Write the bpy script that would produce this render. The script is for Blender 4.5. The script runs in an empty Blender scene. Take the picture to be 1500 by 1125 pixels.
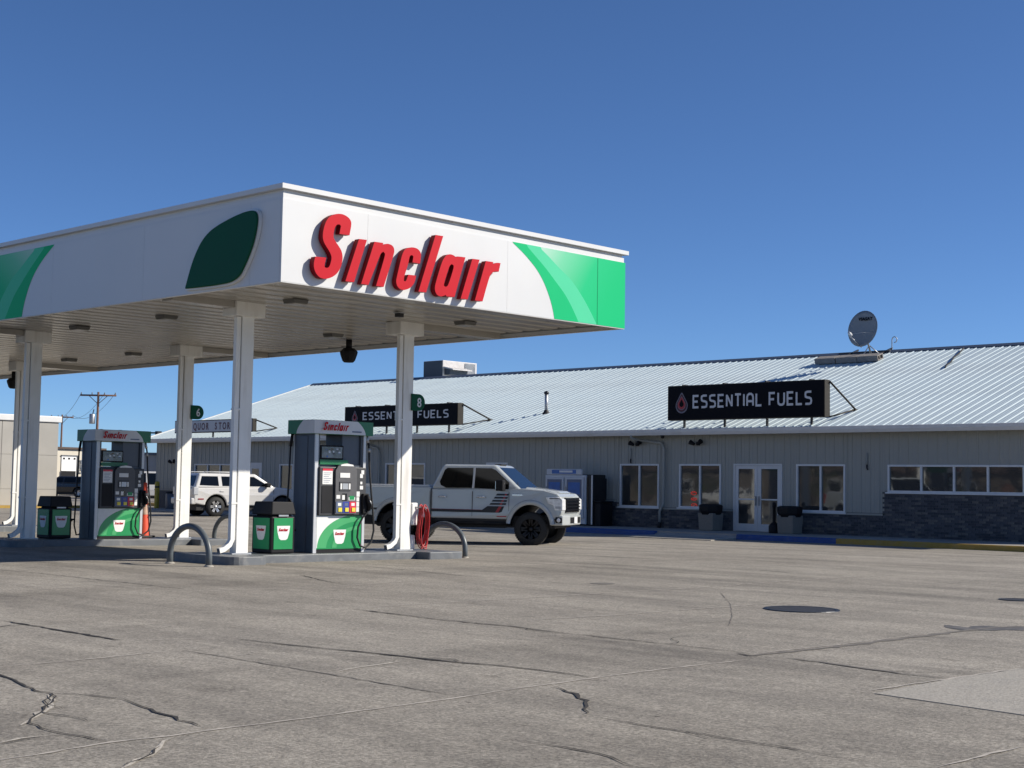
import bpy, bmesh, math, random
from mathutils import Vector, Matrix
R = math.radians
random.seed(7)
S = bpy.context.scene
COL = S.collection

# ------------------------------------------------------------------ camera
F_PX, PITCH, ROLL, YAW, CAM_H = 2140.0, 3.974, 0.932, 43.888, 1.45
_y, _p, _r = R(YAW), R(PITCH), R(ROLL)
FW = Vector((-math.sin(_y) * math.cos(_p), math.cos(_y) * math.cos(_p), math.sin(_p)))
_r0 = Vector((math.cos(_y), math.sin(_y), 0)); _u0 = _r0.cross(FW)
RT = _r0 * math.cos(_r) + _u0 * math.sin(_r)
UP = -_r0 * math.sin(_r) + _u0 * math.cos(_r)
CAM = Vector((0, 0, CAM_H))
cd = bpy.data.cameras.new('camera'); cam = bpy.data.objects.new('camera', cd); COL.objects.link(cam)
cd.sensor_fit = 'HORIZONTAL'; cd.sensor_width = 36; cd.lens = F_PX / 1500 * 36
cd.clip_start = 0.1; cd.clip_end = 3000
m = Matrix((RT, UP, -FW)).transposed().to_4x4(); m.translation = CAM; cam.matrix_world = m
S.camera = cam

# ------------------------------------------------------------------ sky, sun, exposure
SUN = Vector((1.13, 1.09, 1.0)).normalized()
SUN_EL = math.asin(SUN.z)
W = bpy.data.worlds.new('World'); S.world = W; W.use_nodes = True
nt = W.node_tree; bg = nt.nodes['Background']
sky = nt.nodes.new('ShaderNodeTexSky'); sky.sky_type = 'NISHITA'; sky.sun_disc = False
sky.sun_elevation = SUN_EL; sky.sun_rotation = math.atan2(SUN.x, SUN.y)
sky.altitude = 1300; sky.air_density = 0.7; sky.dust_density = 0.3; sky.ozone_density = 8.5
nt.links.new(sky.outputs[0], bg.inputs[0]); bg.inputs[1].default_value = 0.0985
sl = bpy.data.lights.new('sun', 'SUN'); so = bpy.data.objects.new('sun', sl); COL.objects.link(so)
sl.energy = 5.0; sl.angle = R(0.53); sl.color = (1.0, 0.93, 0.82)
so.rotation_euler = (-SUN).to_track_quat('-Z', 'Y').to_euler(); so.location = (20, 20, 40)
S.view_settings.view_transform = 'Standard'; S.view_settings.look = 'None'
S.view_settings.exposure = 0.3; S.view_settings.gamma = 1.0
S.render.engine = 'CYCLES'
try:
    S.cycles.max_bounces = 8; S.cycles.use_denoising = True
except Exception: pass

# ------------------------------------------------------------------ helpers
def at(u, v, ax, val):
    d = FW + RT * ((u - 750) / F_PX) - UP * ((v - 562.5) / F_PX)
    i = 'xyz'.index(ax); return CAM + d * ((val - CAM[i]) / d[i])
def gz(x, y):
    g = -0.11 * math.exp(-((x + 31) ** 2 + (y - 23.5) ** 2) / 72)
    return g + 0.13 * math.exp(-((x + 48) ** 2 + (y - 33) ** 2) / 60)
def atg(u, v):
    z = 0
    for _ in range(4):
        p = at(u, v, 'z', z); z = gz(p.x, p.y)
    p.z = z; return p
def lin(c): return tuple(((x / 255) / 12.92 if x / 255 <= .04045 else ((x / 255 + .055) / 1.055) ** 2.4) for x in c)

def mat(name, col, rough=.5, metal=0., var=.10, scale=6., bump=0., bscale=80., coat=0., spec=.5, dirt=None, emit=0.):
    """col: linear albedo.  Noise varies the colour a little; optional bump and dirt."""
    M = bpy.data.materials.new(name); M.use_nodes = True
    n = M.node_tree.nodes; l = M.node_tree.links; b = n['Principled BSDF']
    b.inputs['Roughness'].default_value = rough; b.inputs['Metallic'].default_value = metal
    b.inputs['Coat Weight'].default_value = coat; b.inputs['Specular IOR Level'].default_value = spec
    tc = n.new('ShaderNodeTexCoord')
    base = None
    if var > 0:
        nz = n.new('ShaderNodeTexNoise'); nz.inputs['Scale'].default_value = scale; nz.inputs['Detail'].default_value = 6
        l.new(tc.outputs['Object'], nz.inputs['Vector'])
        rp = n.new('ShaderNodeValToRGB'); rp.color_ramp.elements[0].position = .3; rp.color_ramp.elements[1].position = .7
        rp.color_ramp.elements[0].color = (*[c * (1 - var) for c in col], 1)
        rp.color_ramp.elements[1].color = (*[min(1, c * (1 + var * .6)) for c in col], 1)
        l.new(nz.outputs['Fac'], rp.inputs['Fac']); base = rp.outputs['Color']
        if dirt:
            n2 = n.new('ShaderNodeTexNoise'); n2.inputs['Scale'].default_value = dirt[1]; n2.inputs['Detail'].default_value = 8
            mp = n.new('ShaderNodeMapping'); mp.inputs['Scale'].default_value = dirt[3] if len(dirt) > 3 else (1, 1, 1)
            l.new(tc.outputs['Object'], mp.inputs['Vector']); l.new(mp.outputs['Vector'], n2.inputs['Vector'])
            r2 = n.new('ShaderNodeValToRGB'); r2.color_ramp.elements[0].position = .52; r2.color_ramp.elements[1].position = .75
            r2.color_ramp.elements[0].color = (0, 0, 0, 1); r2.color_ramp.elements[1].color = (dirt[2],) * 3 + (1,)
            l.new(n2.outputs['Fac'], r2.inputs['Fac'])
            mx = n.new('ShaderNodeMix'); mx.data_type = 'RGBA'; mx.inputs['B'].default_value = (*dirt[0], 1)
            l.new(r2.outputs['Color'], mx.inputs['Factor']); l.new(base, mx.inputs['A']); base = mx.outputs['Result']
        l.new(base, b.inputs['Base Color'])
        mr = n.new('ShaderNodeMapRange'); mr.inputs['To Min'].default_value = max(0.02, rough - .06); mr.inputs['To Max'].default_value = min(1, rough + .06)
        l.new(nz.outputs['Fac'], mr.inputs['Value']); l.new(mr.outputs['Result'], b.inputs['Roughness'])
    else:
        b.inputs['Base Color'].default_value = (*col, 1)
    if bump > 0:
        n3 = n.new('ShaderNodeTexNoise'); n3.inputs['Scale'].default_value = bscale; n3.inputs['Detail'].default_value = 4
        l.new(tc.outputs['Object'], n3.inputs['Vector'])
        bp = n.new('ShaderNodeBump'); bp.inputs['Strength'].default_value = bump; bp.inputs['Distance'].default_value = .02
        l.new(n3.outputs['Fac'], bp.inputs['Height']); l.new(bp.outputs['Normal'], b.inputs['Normal'])
    if emit:
        b.inputs['Emission Color'].default_value = (*col, 1); b.inputs['Emission Strength'].default_value = emit
    return M

class MB:
    def __init__(s): s.v = []; s.f = []; s.m = []; s.sm = []
    def add(s, vs, fs, mi=0, smooth=False):
        o = len(s.v); s.v += [tuple(p) for p in vs]
        for f in fs: s.f.append([i + o for i in f]); s.m.append(mi); s.sm.append(smooth)
        return s
    def box(s, x0, x1, y0, y1, z0, z1, mi=0):
        v = [(x, y, z) for z in (z0, z1) for y in (y0, y1) for x in (x0, x1)]
        return s.add(v, [(0, 2, 3, 1), (4, 5, 7, 6), (0, 1, 5, 4), (2, 6, 7, 3), (0, 4, 6, 2), (1, 3, 7, 5)], mi)
    def hexa(s, bot, top, mi=0):
        v = list(bot) + list(top)
        return s.add(v, [(3, 2, 1, 0), (4, 5, 6, 7), (0, 1, 5, 4), (1, 2, 6, 5), (2, 3, 7, 6), (3, 0, 4, 7)], mi)
    def prism(s, poly, lo, hi, ax='y', mi=0, cap=None):
        """poly in the two remaining axes (x,z for y; y,z for x; x,y for z)."""
        def P(a, b, t): return (a, t, b) if ax == 'y' else ((t, a, b) if ax == 'x' else (a, b, t))
        n = len(poly); v = [P(a, b, lo) for a, b in poly] + [P(a, b, hi) for a, b in poly]
        area = sum(poly[i][0] * poly[(i + 1) % n][1] - poly[(i + 1) % n][0] * poly[i][1] for i in range(n))
        ccw = (area > 0) != (ax == 'y')
        A = list(range(n)); B = list(range(n, 2 * n))
        sides = [(i, (i + 1) % n, n + (i + 1) % n, n + i) for i in range(n)]
        if ccw: caps = [A[::-1], B]
        else: caps = [A, B[::-1]]; sides = [t[::-1] for t in sides]
        s.add(v, sides, mi); o = len(s.v) - 2 * n
        for c in caps: s.f.append([i + o for i in c]); s.m.append(mi if cap is None else cap); s.sm.append(False)
        return s
    def tube(s, path, rad, n=8, mi=0, smooth=True, closed=False):
        P = [Vector(p) for p in path]; N = len(P); rings = []
        ref = None
        for i in range(N):
            a = P[(i - 1) % N] if (closed or i > 0) else P[i]; b = P[(i + 1) % N] if (closed or i < N - 1) else P[i]
            t = (b - a).normalized()
            if ref is None:
                ref = Vector((0, 0, 1)) if abs(t.z) < .9 else Vector((1, 0, 0))
            u = t.cross(ref).normalized(); w = u.cross(t).normalized(); ref = w
            rr = rad[i] if isinstance(rad, (list, tuple)) else rad
            rings.append([P[i] + (u * math.cos(2 * math.pi * k / n) + w * math.sin(2 * math.pi * k / n)) * rr for k in range(n)])
        v = [p for r_ in rings for p in r_]; f = []
        for i in range(N if closed else N - 1):
            for k in range(n):
                a = i * n + k; b = i * n + (k + 1) % n; c = ((i + 1) % N) * n + (k + 1) % n; d = ((i + 1) % N) * n + k
                f.append((a, d, c, b))
        s.add(v, f, mi, smooth)
        if not closed:
            o = len(s.v) - len(v)
            s.f.append([o + k for k in range(n)]); s.m.append(mi); s.sm.append(False)
            s.f.append([o + (N - 1) * n + k for k in range(n)][::-1]); s.m.append(mi); s.sm.append(False)
        return s
    def lathe(s, prof, n=20, mat4=None, mi=0, smooth=True):
        """prof [(r,h)] around local z, placed by mat4."""
        M4 = mat4 or Matrix(); v = []; f = []
        for (r_, h) in prof:
            for k in range(n):
                a = 2 * math.pi * k / n; v.append(M4 @ Vector((r_ * math.cos(a), r_ * math.sin(a), h)))
        for i in range(len(prof) - 1):
            for k in range(n):
                f.append((i * n + k, i * n + (k + 1) % n, (i + 1) * n + (k + 1) % n, (i + 1) * n + k))
        return s.add(v, f, mi, smooth)
    def mesh(s, name, mats):
        me = bpy.data.meshes.new(name); me.from_pydata(s.v, [], s.f); me.validate()
        for M in (mats if isinstance(mats, (list, tuple)) else [mats]): me.materials.append(M)
        for i, p in enumerate(me.polygons): p.material_index = s.m[i] if i < len(s.m) else 0; p.use_smooth = s.sm[i] if i < len(s.sm) else False
        me.update(); return me
    def obj(s, name, mats, parent=None, loc=None, bevel=0., seg=2):
        return link(name, s.mesh(name, mats), parent, loc, bevel, seg)

def link(name, me, parent=None, loc=None, bevel=0., seg=2):
    """world-built mesh: under a parent it keeps its world place"""
    o = bpy.data.objects.new(name, me); COL.objects.link(o)
    if parent is not None:
        o.parent = parent
        if loc is None: o.matrix_parent_inverse = parent.matrix_basis.inverted()
        else: o.location = loc
    elif loc is not None: o.location = loc
    if bevel:
        b = o.modifiers.new('bevel', 'BEVEL'); b.width = bevel; b.segments = seg; b.limit_method = 'ANGLE'; b.angle_limit = R(35)
    return o
def loc_link(name, me, parent, bevel=0., seg=2):
    """local-built mesh (coordinates relative to the parent)"""
    return link(name, me, parent, (0, 0, 0), bevel, seg)
def tag(o, label=None, cat=None, group=None, kind=None):
    if label: o['label'] = label
    if cat: o['category'] = cat
    if group: o['group'] = group
    if kind: o['kind'] = kind
    return o
def thing(name, label, cat, loc=(0, 0, 0), rz=0., group=None):
    o = bpy.data.objects.new(name, None); COL.objects.link(o); o.location = loc; o.rotation_euler = (0, 0, rz)
    o.empty_display_size = .2
    return tag(o, label, cat, group)
def dup(root, loc, label=None, rz=None, skip=()):
    r_ = root.copy(); COL.objects.link(r_); r_.location = loc
    if rz is not None: r_.rotation_euler = (0, 0, rz)
    if label: r_['label'] = label
    for ch in [c for c in ALLKIDS(root)]:
        if ch.name.split('.')[0] in skip: continue
        c = ch.copy(); COL.objects.link(c); c.parent = r_
        for g in ALLKIDS(ch):
            d = g.copy(); COL.objects.link(d); d.parent = c
    return r_
def ALLKIDS(o): return [c for c in bpy.data.objects if c.parent is o]

def curve_mesh(name, outlines, depth):
    """flat outlines (holes nested) filled and extruded: z from 0 to depth"""
    cu = bpy.data.curves.new(name, 'CURVE'); cu.dimensions = '2D'; cu.fill_mode = 'BOTH'; cu.extrude = depth / 2
    for ol in outlines:
        sp = cu.splines.new('POLY'); sp.points.add(len(ol) - 1); sp.use_cyclic_u = True
        for i, (a, b) in enumerate(ol): sp.points[i].co = (a, b, 0, 1)
    return conv(cu, depth)
def conv(cu, depth):
    ob = bpy.data.objects.new('tmp', cu); COL.objects.link(ob)
    dg = bpy.context.evaluated_depsgraph_get(); me = bpy.data.meshes.new_from_object(ob.evaluated_get(dg))
    v = [(p.co.x, p.co.y, p.co.z + depth / 2) for p in me.vertices]; f = [list(p.vertices) for p in me.polygons]
    bpy.data.objects.remove(ob); bpy.data.curves.remove(cu); bpy.data.meshes.remove(me)
    return v, f
def text_data(txt, size, depth, cx=True, squeeze=1.0, weight=0.):
    cu = bpy.data.curves.new('t', 'FONT'); cu.body = txt; cu.size = size; cu.extrude = depth / 2; cu.offset = weight
    v, f = conv(cu, depth)
    xs = [p[0] for p in v] or [0]; w = max(xs) - min(xs); x0 = min(xs) + (w / 2 if cx else 0)
    return [((p[0] - x0) * squeeze, p[1], p[2]) for p in v], f
def place(v, O, A, B, N): # 2D data -> world: O + a*A + b*B + d*N
    O, A, B, N = Vector(O), Vector(A), Vector(B), Vector(N)
    return [tuple(O + A * p[0] + B * p[1] + N * p[2]) for p in v]
def smooth_poly(pts, it=2, keep=48):
    for _ in range(it):
        out = []; n = len(pts)
        for i in range(n):
            a, b, c = Vector(pts[i - 1]), Vector(pts[i]), Vector(pts[(i + 1) % n])
            ang = math.degrees((b - a).angle(c - b)) if (b - a).length > 1e-6 and (c - b).length > 1e-6 else 0
            if ang > keep: out.append(tuple(b))
            else: out += [tuple(a.lerp(b, .75)), tuple(b.lerp(c, .25))]
        pts = out
    return pts
def stroke(path, w, closed=False):
    """mitred ribbon of width w along a 2D path -> quads list (verts, faces)"""
    P = [Vector(p) for p in path]; n = len(P); L = []; Rr = []
    for i in range(n):
        d1 = (P[i] - P[i - 1]).normalized() if (i > 0 or closed) else None
        d2 = (P[(i + 1) % n] - P[i]).normalized() if (i < n - 1 or closed) else None
        if d1 is None: d1 = d2
        if d2 is None: d2 = d1
        n1 = Vector((-d1.y, d1.x)); n2 = Vector((-d2.y, d2.x)); mm = (n1 + n2).normalized(); k = w / 2 / max(.35, mm.dot(n1))
        L.append(P[i] + mm * k); Rr.append(P[i] - mm * k)
    v = [(p.x, p.y) for p in L] + [(p.x, p.y) for p in Rr]
    f = [(i, n + i, n + (i + 1) % n, (i + 1) % n) for i in range(n if closed else n - 1)]
    return v, f

# ------------------------------------------------------------------ materials
M = {}
def mk(k, *a, **b): M[k] = mat(k, *a, **b); return M[k]
mk('white_fascia', (.61, .617, .615), .42, var=.03, scale=.7, bump=.06, bscale=1.3, dirt=((.62, .6, .56), 2.5, .18, (1, 1, .35)))
mk('white_metal', (.72, .72, .70), .42, var=.05, scale=2, dirt=((.45, .42, .37), 3, .25, (1, 1, .3)))
mk('column_white', (.80, .79, .75), .45, var=.06, scale=2, dirt=((.42, .38, .32), 2.2, .42, (3, 3, .35)))
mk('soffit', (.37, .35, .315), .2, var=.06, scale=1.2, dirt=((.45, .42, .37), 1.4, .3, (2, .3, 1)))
mk('seam', (.12, .12, .12), .7, var=0)
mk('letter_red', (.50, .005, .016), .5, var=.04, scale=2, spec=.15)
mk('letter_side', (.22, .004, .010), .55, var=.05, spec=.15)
mk('green_dark', (.003, .45, .165), .5, var=.03, scale=1, spec=.12)
mk('green_light', (.08, .57, .31), .5, var=.03, scale=1, spec=.12)
mk('seam_green', (.002, .16, .06), .6, var=0, spec=.1)
mk('plaque_green', (.002, .075, .035), .55, spec=.15, var=.08, scale=1.5)
mk('light_housing', (.10, .098, .09), .4)  # shading on the downlights' sides is put into this dark colour
mk('lens', (.55, .54, .5), .15)
mk('black_plastic', (.010, .010, .012), .6, var=.2, spec=.25)
mk('black_gloss', (.008, .008, .01), .12, var=.1)
mk('dark_metal', (.03, .032, .036), .45, metal=.5, var=.15)
mk('grey_pump', (.075, .09, .115), .42, var=.08, scale=2, dirt=((.16, .15, .14), 3, .3, (2, 2, .4)))
mk('trim_light', (.55, .56, .57), .35, metal=.2, var=.05)
mk('console', (.035, .036, .04), .5, var=.15, scale=10)
mk('console_mid', (.085, .085, .09), .5, var=.1, scale=10)
mk('pump_green', (.012, .25, .075), .35, var=.05, scale=2)
mk('pump_green2', (.06, .36, .13), .35, var=.05, scale=2)
mk('topper_green', (.006, .15, .055), .38, var=.06, scale=2)
mk('topper_white', (.62, .62, .62), .4, var=.04)
mk('sticker', (.74, .74, .72), .5, var=.05, scale=20)
mk('yellow_btn', (.75, .62, .06), .4, var=.04)
mk('blue_btn', (.03, .05, .3), .4, var=.05)
mk('slate_btn', (.11, .14, .22), .4, var=.05)
mk('red_btn', (.62, .02, .05), .4, var=.05)
mk('screen', (.10, .11, .13), .1, var=.9, scale=9, spec=.6)
mk('rubber', (.012, .012, .013), .6, var=.2)
mk('island_paint', (.135, .145, .155), .5, var=.18, scale=3, bump=.15, dirt=((.3, .29, .27), 5, .5))
mk('hoop_paint', (.10, .115, .125), .4, var=.15, scale=6, dirt=((.03, .03, .03), 8, .5))
mk('cone_orange', (.75, .085, .035), .5, var=.08)
mk('cone_band', (.55, .36, .26), .5, var=.25, scale=9)
mk('reel_red', (.5, .03, .03), .45, var=.15, scale=12)
mk('siding', (.33, .335, .305), .55, var=.05, scale=.8, dirt=((.3, .29, .27), 1.5, .25, (1, 1, .3)))
mk('siding_gap', (.15, .16, .17), .7, var=.1)
mk('gutter', (.70, .70, .68), .45, var=.05, scale=2, dirt=((.3, .29, .27), 2, .3))
mk('roof_metal', (.545, .635, .66), .36, metal=.1, var=.06, scale=.6, dirt=((.40, .42, .42), .7, .5, (1, .3, 1)))
mk('ridge_dark', (.06, .08, .12), .5, var=.1)
mk('frame_white', (.68, .69, .69), .45, var=.05)
mk('door_white', (.62, .63, .63), .45, var=.05)
mk('brick_a', (.085, .088, .098), .85, var=.25, scale=9, bump=.4, bscale=60)
mk('brick_b', (.135, .13, .125), .85, var=.25, scale=9, bump=.4, bscale=60)
mk('brick_c', (.052, .056, .068), .85, var=.25, scale=9, bump=.4, bscale=60)
mk('mortar', (.10, .10, .105), .9, var=.2, scale=14)
mk('sign_black', (.003, .0035, .007), .6, var=.15, scale=1, spec=.12)
mk('sign_edge', (.03, .027, .022), .6, var=.2, spec=.25)
mk('sign_white', (.62, .63, .64), .45, var=.03)
mk('sign_grey', (.36, .37, .38), .5, var=.05)
mk('sign_lilac', (.17, .16, .20), .5, var=.05)
mk('sign_red', (.42, .02, .03), .45, var=.05)
mk('sign_maroon', (.09, .012, .02), .5, var=.05)
mk('liq_face', (.50, .51, .53), .5, var=.04, scale=3)
mk('liq_text', (.09, .02, .035), .5, var=.05)
mk('galv', (.42, .43, .44), .4, metal=.6, var=.1)
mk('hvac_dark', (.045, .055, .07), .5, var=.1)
mk('hvac_light', (.55, .53, .52), .5, var=.1, dirt=((.3, .27, .24), 3, .4))
mk('cmu', (.26, .24, .22), .9, var=.15, scale=12, bump=.4)
mk('dish_grey', (.27, .275, .275), .4, var=.04)
mk('sidewalk', (.34, .32, .29), .85, var=.15, scale=3, bump=.2, dirt=((.2, .19, .18), 1.5, .5))
mk('kerb_blue', (.012, .065, .26), .6, var=.15, scale=5, dirt=((.10, .12, .2), 6, .4))
mk('kerb_yellow', (.40, .25, .04), .6, var=.2, scale=5, dirt=((.2, .17, .12), 5, .6))
mk('truck_white', (.45, .475, .47), .22, var=.02, coat=.7)
mk('car_white', (.62, .61, .585), .25, var=.02, coat=.6)
mk('car_black', (.012, .012, .015), .2, var=.05, coat=.6)
mk('car_glass', (.004, .005, .006), .06, var=0, spec=.35)
mk('tyre', (.018, .018, .018), .75, var=.2, scale=15)
mk('rim_dark', (.02, .02, .022), .3, metal=.6, var=.1)
mk('rim_silver', (.6, .6, .6), .3, metal=.7, var=.05)
mk('chrome', (.75, .75, .76), .12, metal=1., var=0)
mk('headlamp', (.80, .81, .82), .1, metal=.1, var=.25, scale=14)
mk('lamp_red', (.30, .02, .02), .2, var=.1)
mk('decal_black', (.015, .014, .016), .4, var=.05)
mk('decal_red', (.35, .03, .035), .4, var=.05)
mk('wood', (.16, .085, .06), .8, var=.25, scale=5)
mk('wire', (.05, .05, .055), .6, var=0)
mk('concrete_wall', (.38, .365, .33), .85, var=.10, scale=.7, bump=.15, dirt=((.33, .31, .28), .9, .5, (1, 1, .3)))
mk('beige_wall', (.60, .55, .45), .8, var=.05, scale=1)
mk('grey_wall', (.27, .28, .29), .6, var=.05, scale=1)
mk('panel_white', (.8, .8, .78), .5, var=.02)
mk('yellow_paint', (.50, .36, .03), .5, var=.15, scale=8, dirt=((.2, .15, .05), 6, .5))
mk('aggregate', (.24, .22, .19), .9, var=.3, scale=60, bump=.4)
mk('ice_blue', (.03, .13, .42), .35, var=.2, scale=5)
mk('ice_white', (.55, .57, .6), .4, var=.05)
mk('tan_wall', (.15, .125, .10), .8, var=.1)
mk('roof_brown', (.10, .07, .055), .85, var=.2)
mk('bark', (.13, .10, .075), .9, var=.25, scale=12)
mk('leaf_a', (.075, .10, .03), .6, var=.25, scale=3)
mk('leaf_b', (.11, .10, .045), .6, var=.25, scale=3)
mk('crack', (.04, .036, .032), .95, var=.25, scale=12)
mk('joint_light', (.46, .42, .365), .9, var=.2, scale=8)
mk('joint_dark', (.15, .137, .12), .9, var=.2, scale=8)
mk('wet_film', (.13, .12, .105), .6, var=.5, scale=7)
mk('spall', (.48, .44, .375), .95, var=.25, scale=9, bump=.6, bscale=40)
mk('iron', (.045, .043, .042), .6, metal=.3, var=.25, scale=20)
mk('neon', (.6, .05, .035), .4, var=0, emit=.25)

def glass(name, col, rough=.03):
    G = bpy.data.materials.new(name); G.use_nodes = True; n = G.node_tree.nodes; l = G.node_tree.links
    b = n['Principled BSDF']; b.inputs['Base Color'].default_value = (.012, .014, .016, 1); b.inputs['Roughness'].default_value = .5
    g = n.new('ShaderNodeBsdfGlossy'); g.inputs['Color'].default_value = (*col, 1); g.inputs['Roughness'].default_value = rough
    tc = n.new('ShaderNodeTexCoord'); nz = n.new('ShaderNodeTexNoise'); nz.inputs['Scale'].default_value = 1.6
    bp = n.new('ShaderNodeBump'); bp.inputs['Strength'].default_value = .012; bp.inputs['Distance'].default_value = .1
    l.new(tc.outputs['Object'], nz.inputs['Vector']); l.new(nz.outputs['Fac'], bp.inputs['Height']); l.new(bp.outputs['Normal'], g.inputs['Normal'])
    mx = n.new('ShaderNodeMixShader'); mx.inputs[0].default_value = .27
    l.new(b.outputs[0], mx.inputs[1]); l.new(g.outputs[0], mx.inputs[2]); l.new(mx.outputs[0], n['Material Output'].inputs[0])
    M[name] = G
glass('store_glass', (.42, .44, .45))

def grad_green():
    """printed fade from pale to full green (along the fascia's own length, metres from a print origin)"""
    G = mat('green_fade', (.010, .42, .17), .5, var=0, spec=.12); n = G.node_tree.nodes; l = G.node_tree.links; b = n['Principled BSDF']
    tc = n.new('ShaderNodeTexCoord'); sp = n.new('ShaderNodeSeparateXYZ'); l.new(tc.outputs['UV'], sp.inputs[0])
    rp = n.new('ShaderNodeValToRGB'); e = rp.color_ramp.elements
    e[0].position = 0; e[0].color = (.50, .66, .58, 1); e[1].position = 1; e[1].color = (.003, .47, .172, 1)
    k = e.new(.35); k.color = (.16, .57, .34, 1); k = e.new(.7); k.color = (.014, .49, .20, 1)
    l.new(sp.outputs[0], rp.inputs[0]); l.new(rp.outputs[0], b.inputs['Base Color'])
    M['green_fade'] = G
grad_green()

def ground_mat():
    G = bpy.data.materials.new('lot_concrete'); G.use_nodes = True; n = G.node_tree.nodes; l = G.node_tree.links
    b = n['Principled BSDF']; b.inputs['Roughness'].default_value = .88; b.inputs['Specular IOR Level'].default_value = .3
    tc = n.new('ShaderNodeTexCoord')
    def noise(scale, det, sc=(1, 1, 1), rot=0, rough=.55):
        mp = n.new('ShaderNodeMapping'); mp.inputs['Scale'].default_value = sc; mp.inputs['Rotation'].default_value = (0, 0, rot)
        nz = n.new('ShaderNodeTexNoise'); nz.inputs['Scale'].default_value = scale; nz.inputs['Detail'].default_value = det; nz.inputs['Roughness'].default_value = rough
        l.new(tc.outputs['Object'], mp.inputs[0]); l.new(mp.outputs[0], nz.inputs['Vector']); return nz.outputs['Fac']
    def ramp(src, p0, c0, p1, c1):
        r_ = n.new('ShaderNodeValToRGB'); e = r_.color_ramp.elements; e[0].position = p0; e[1].position = p1
        e[0].color = (*c0, 1); e[1].color = (*c1, 1); l.new(src, r_.inputs[0]); return r_.outputs[0]
    def mul(a, c, fac=1.):
        x = n.new('ShaderNodeMix'); x.data_type = 'RGBA'; x.blend_type = 'MULTIPLY'; x.inputs['Factor'].default_value = fac
        l.new(a, x.inputs['A']); l.new(c, x.inputs['B']); return x.outputs['Result']
    c = ramp(noise(.22, 5), .3, (.298, .276, .238), .7, (.392, .366, .320))
    c = mul(c, ramp(noise(1.1, 8, (.35, 1, 1), R(8), .65), .32, (.70, .70, .70), .62, (1.05, 1.05, 1.04)))
    c = mul(c, ramp(noise(.5, 8, (.10, 1.3, 1), R(3), .7), .52, (1, 1, 1), .74, (.50, .50, .505)))      # traffic film and tyre marks along the lanes
    c = mul(c, ramp(noise(.45, 7, (1.3, .16, 1), R(-30), .7), .56, (1, 1, 1), .76, (.66, .655, .65)))
    c = mul(c, ramp(noise(1.7, 6, rough=.75), .60, (1, 1, 1), .70, (.62, .61, .60)))                       # old drips
    c = mul(c, ramp(noise(7, 6, rough=.7), .28, (.80, .80, .80), .72, (1.14, 1.13, 1.12)))
    c = mul(c, ramp(noise(30, 4, rough=.7), .28, (.66, .66, .66), .72, (1.24, 1.23, 1.22)))
    vo = n.new('ShaderNodeTexVoronoi'); vo.inputs['Scale'].default_value = 62; l.new(tc.outputs['Object'], vo.inputs['Vector'])
    c = mul(c, ramp(vo.outputs['Color'], .05, (.52, .51, .50), .95, (1.34, 1.33, 1.32)), .8)
    vs = n.new('ShaderNodeTexVoronoi'); vs.inputs['Scale'].default_value = 2.1; vs.inputs['Randomness'].default_value = 1; l.new(tc.outputs['Object'], vs.inputs['Vector'])
    c = mul(c, ramp(vs.outputs['Distance'], .03, (.35, .34, .33), .055, (1, 1, 1)))                       # gum spots
    l.new(c, b.inputs['Base Color'])
    bp = n.new('ShaderNodeBump'); bp.inputs['Strength'].default_value = .5; bp.inputs['Distance'].default_value = .012
    l.new(noise(60, 5, rough=.7), bp.inputs['Height']); l.new(bp.outputs[0], b.inputs['Normal']); return G
M['lot'] = ground_mat()
M['patch'] = mat('patch', (.36, .335, .29), .88, var=.32, scale=38, bump=.3, bscale=60, dirt=((.22, .21, .2), 3, .4))


# ================================================================== ground
def lines(lo, hi, st, out): 
    a = []; x = lo
    while x <= hi + 1e-6: a.append(x); x += st
    return sorted([-v for v in out] + a + list(out))
gxs = lines(-78, 18, 1.5, (90, 140, 260, 600, 1600)); gys = lines(-12, 60, 1.5, (90, 140, 260, 600, 1600))
vs = [(x, y, gz(x, y)) for y in gys for x in gxs]; nx = len(gxs)
fs = [(j * nx + i, j * nx + i + 1, (j + 1) * nx + i + 1, (j + 1) * nx + i) for j in range(len(gys) - 1) for i in range(nx - 1)]
ground = tag(MB().add(vs, fs, 0, True).obj('ground', M['lot']), 'worn grey concrete forecourt with cracks and joints', kind='structure')

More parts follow.
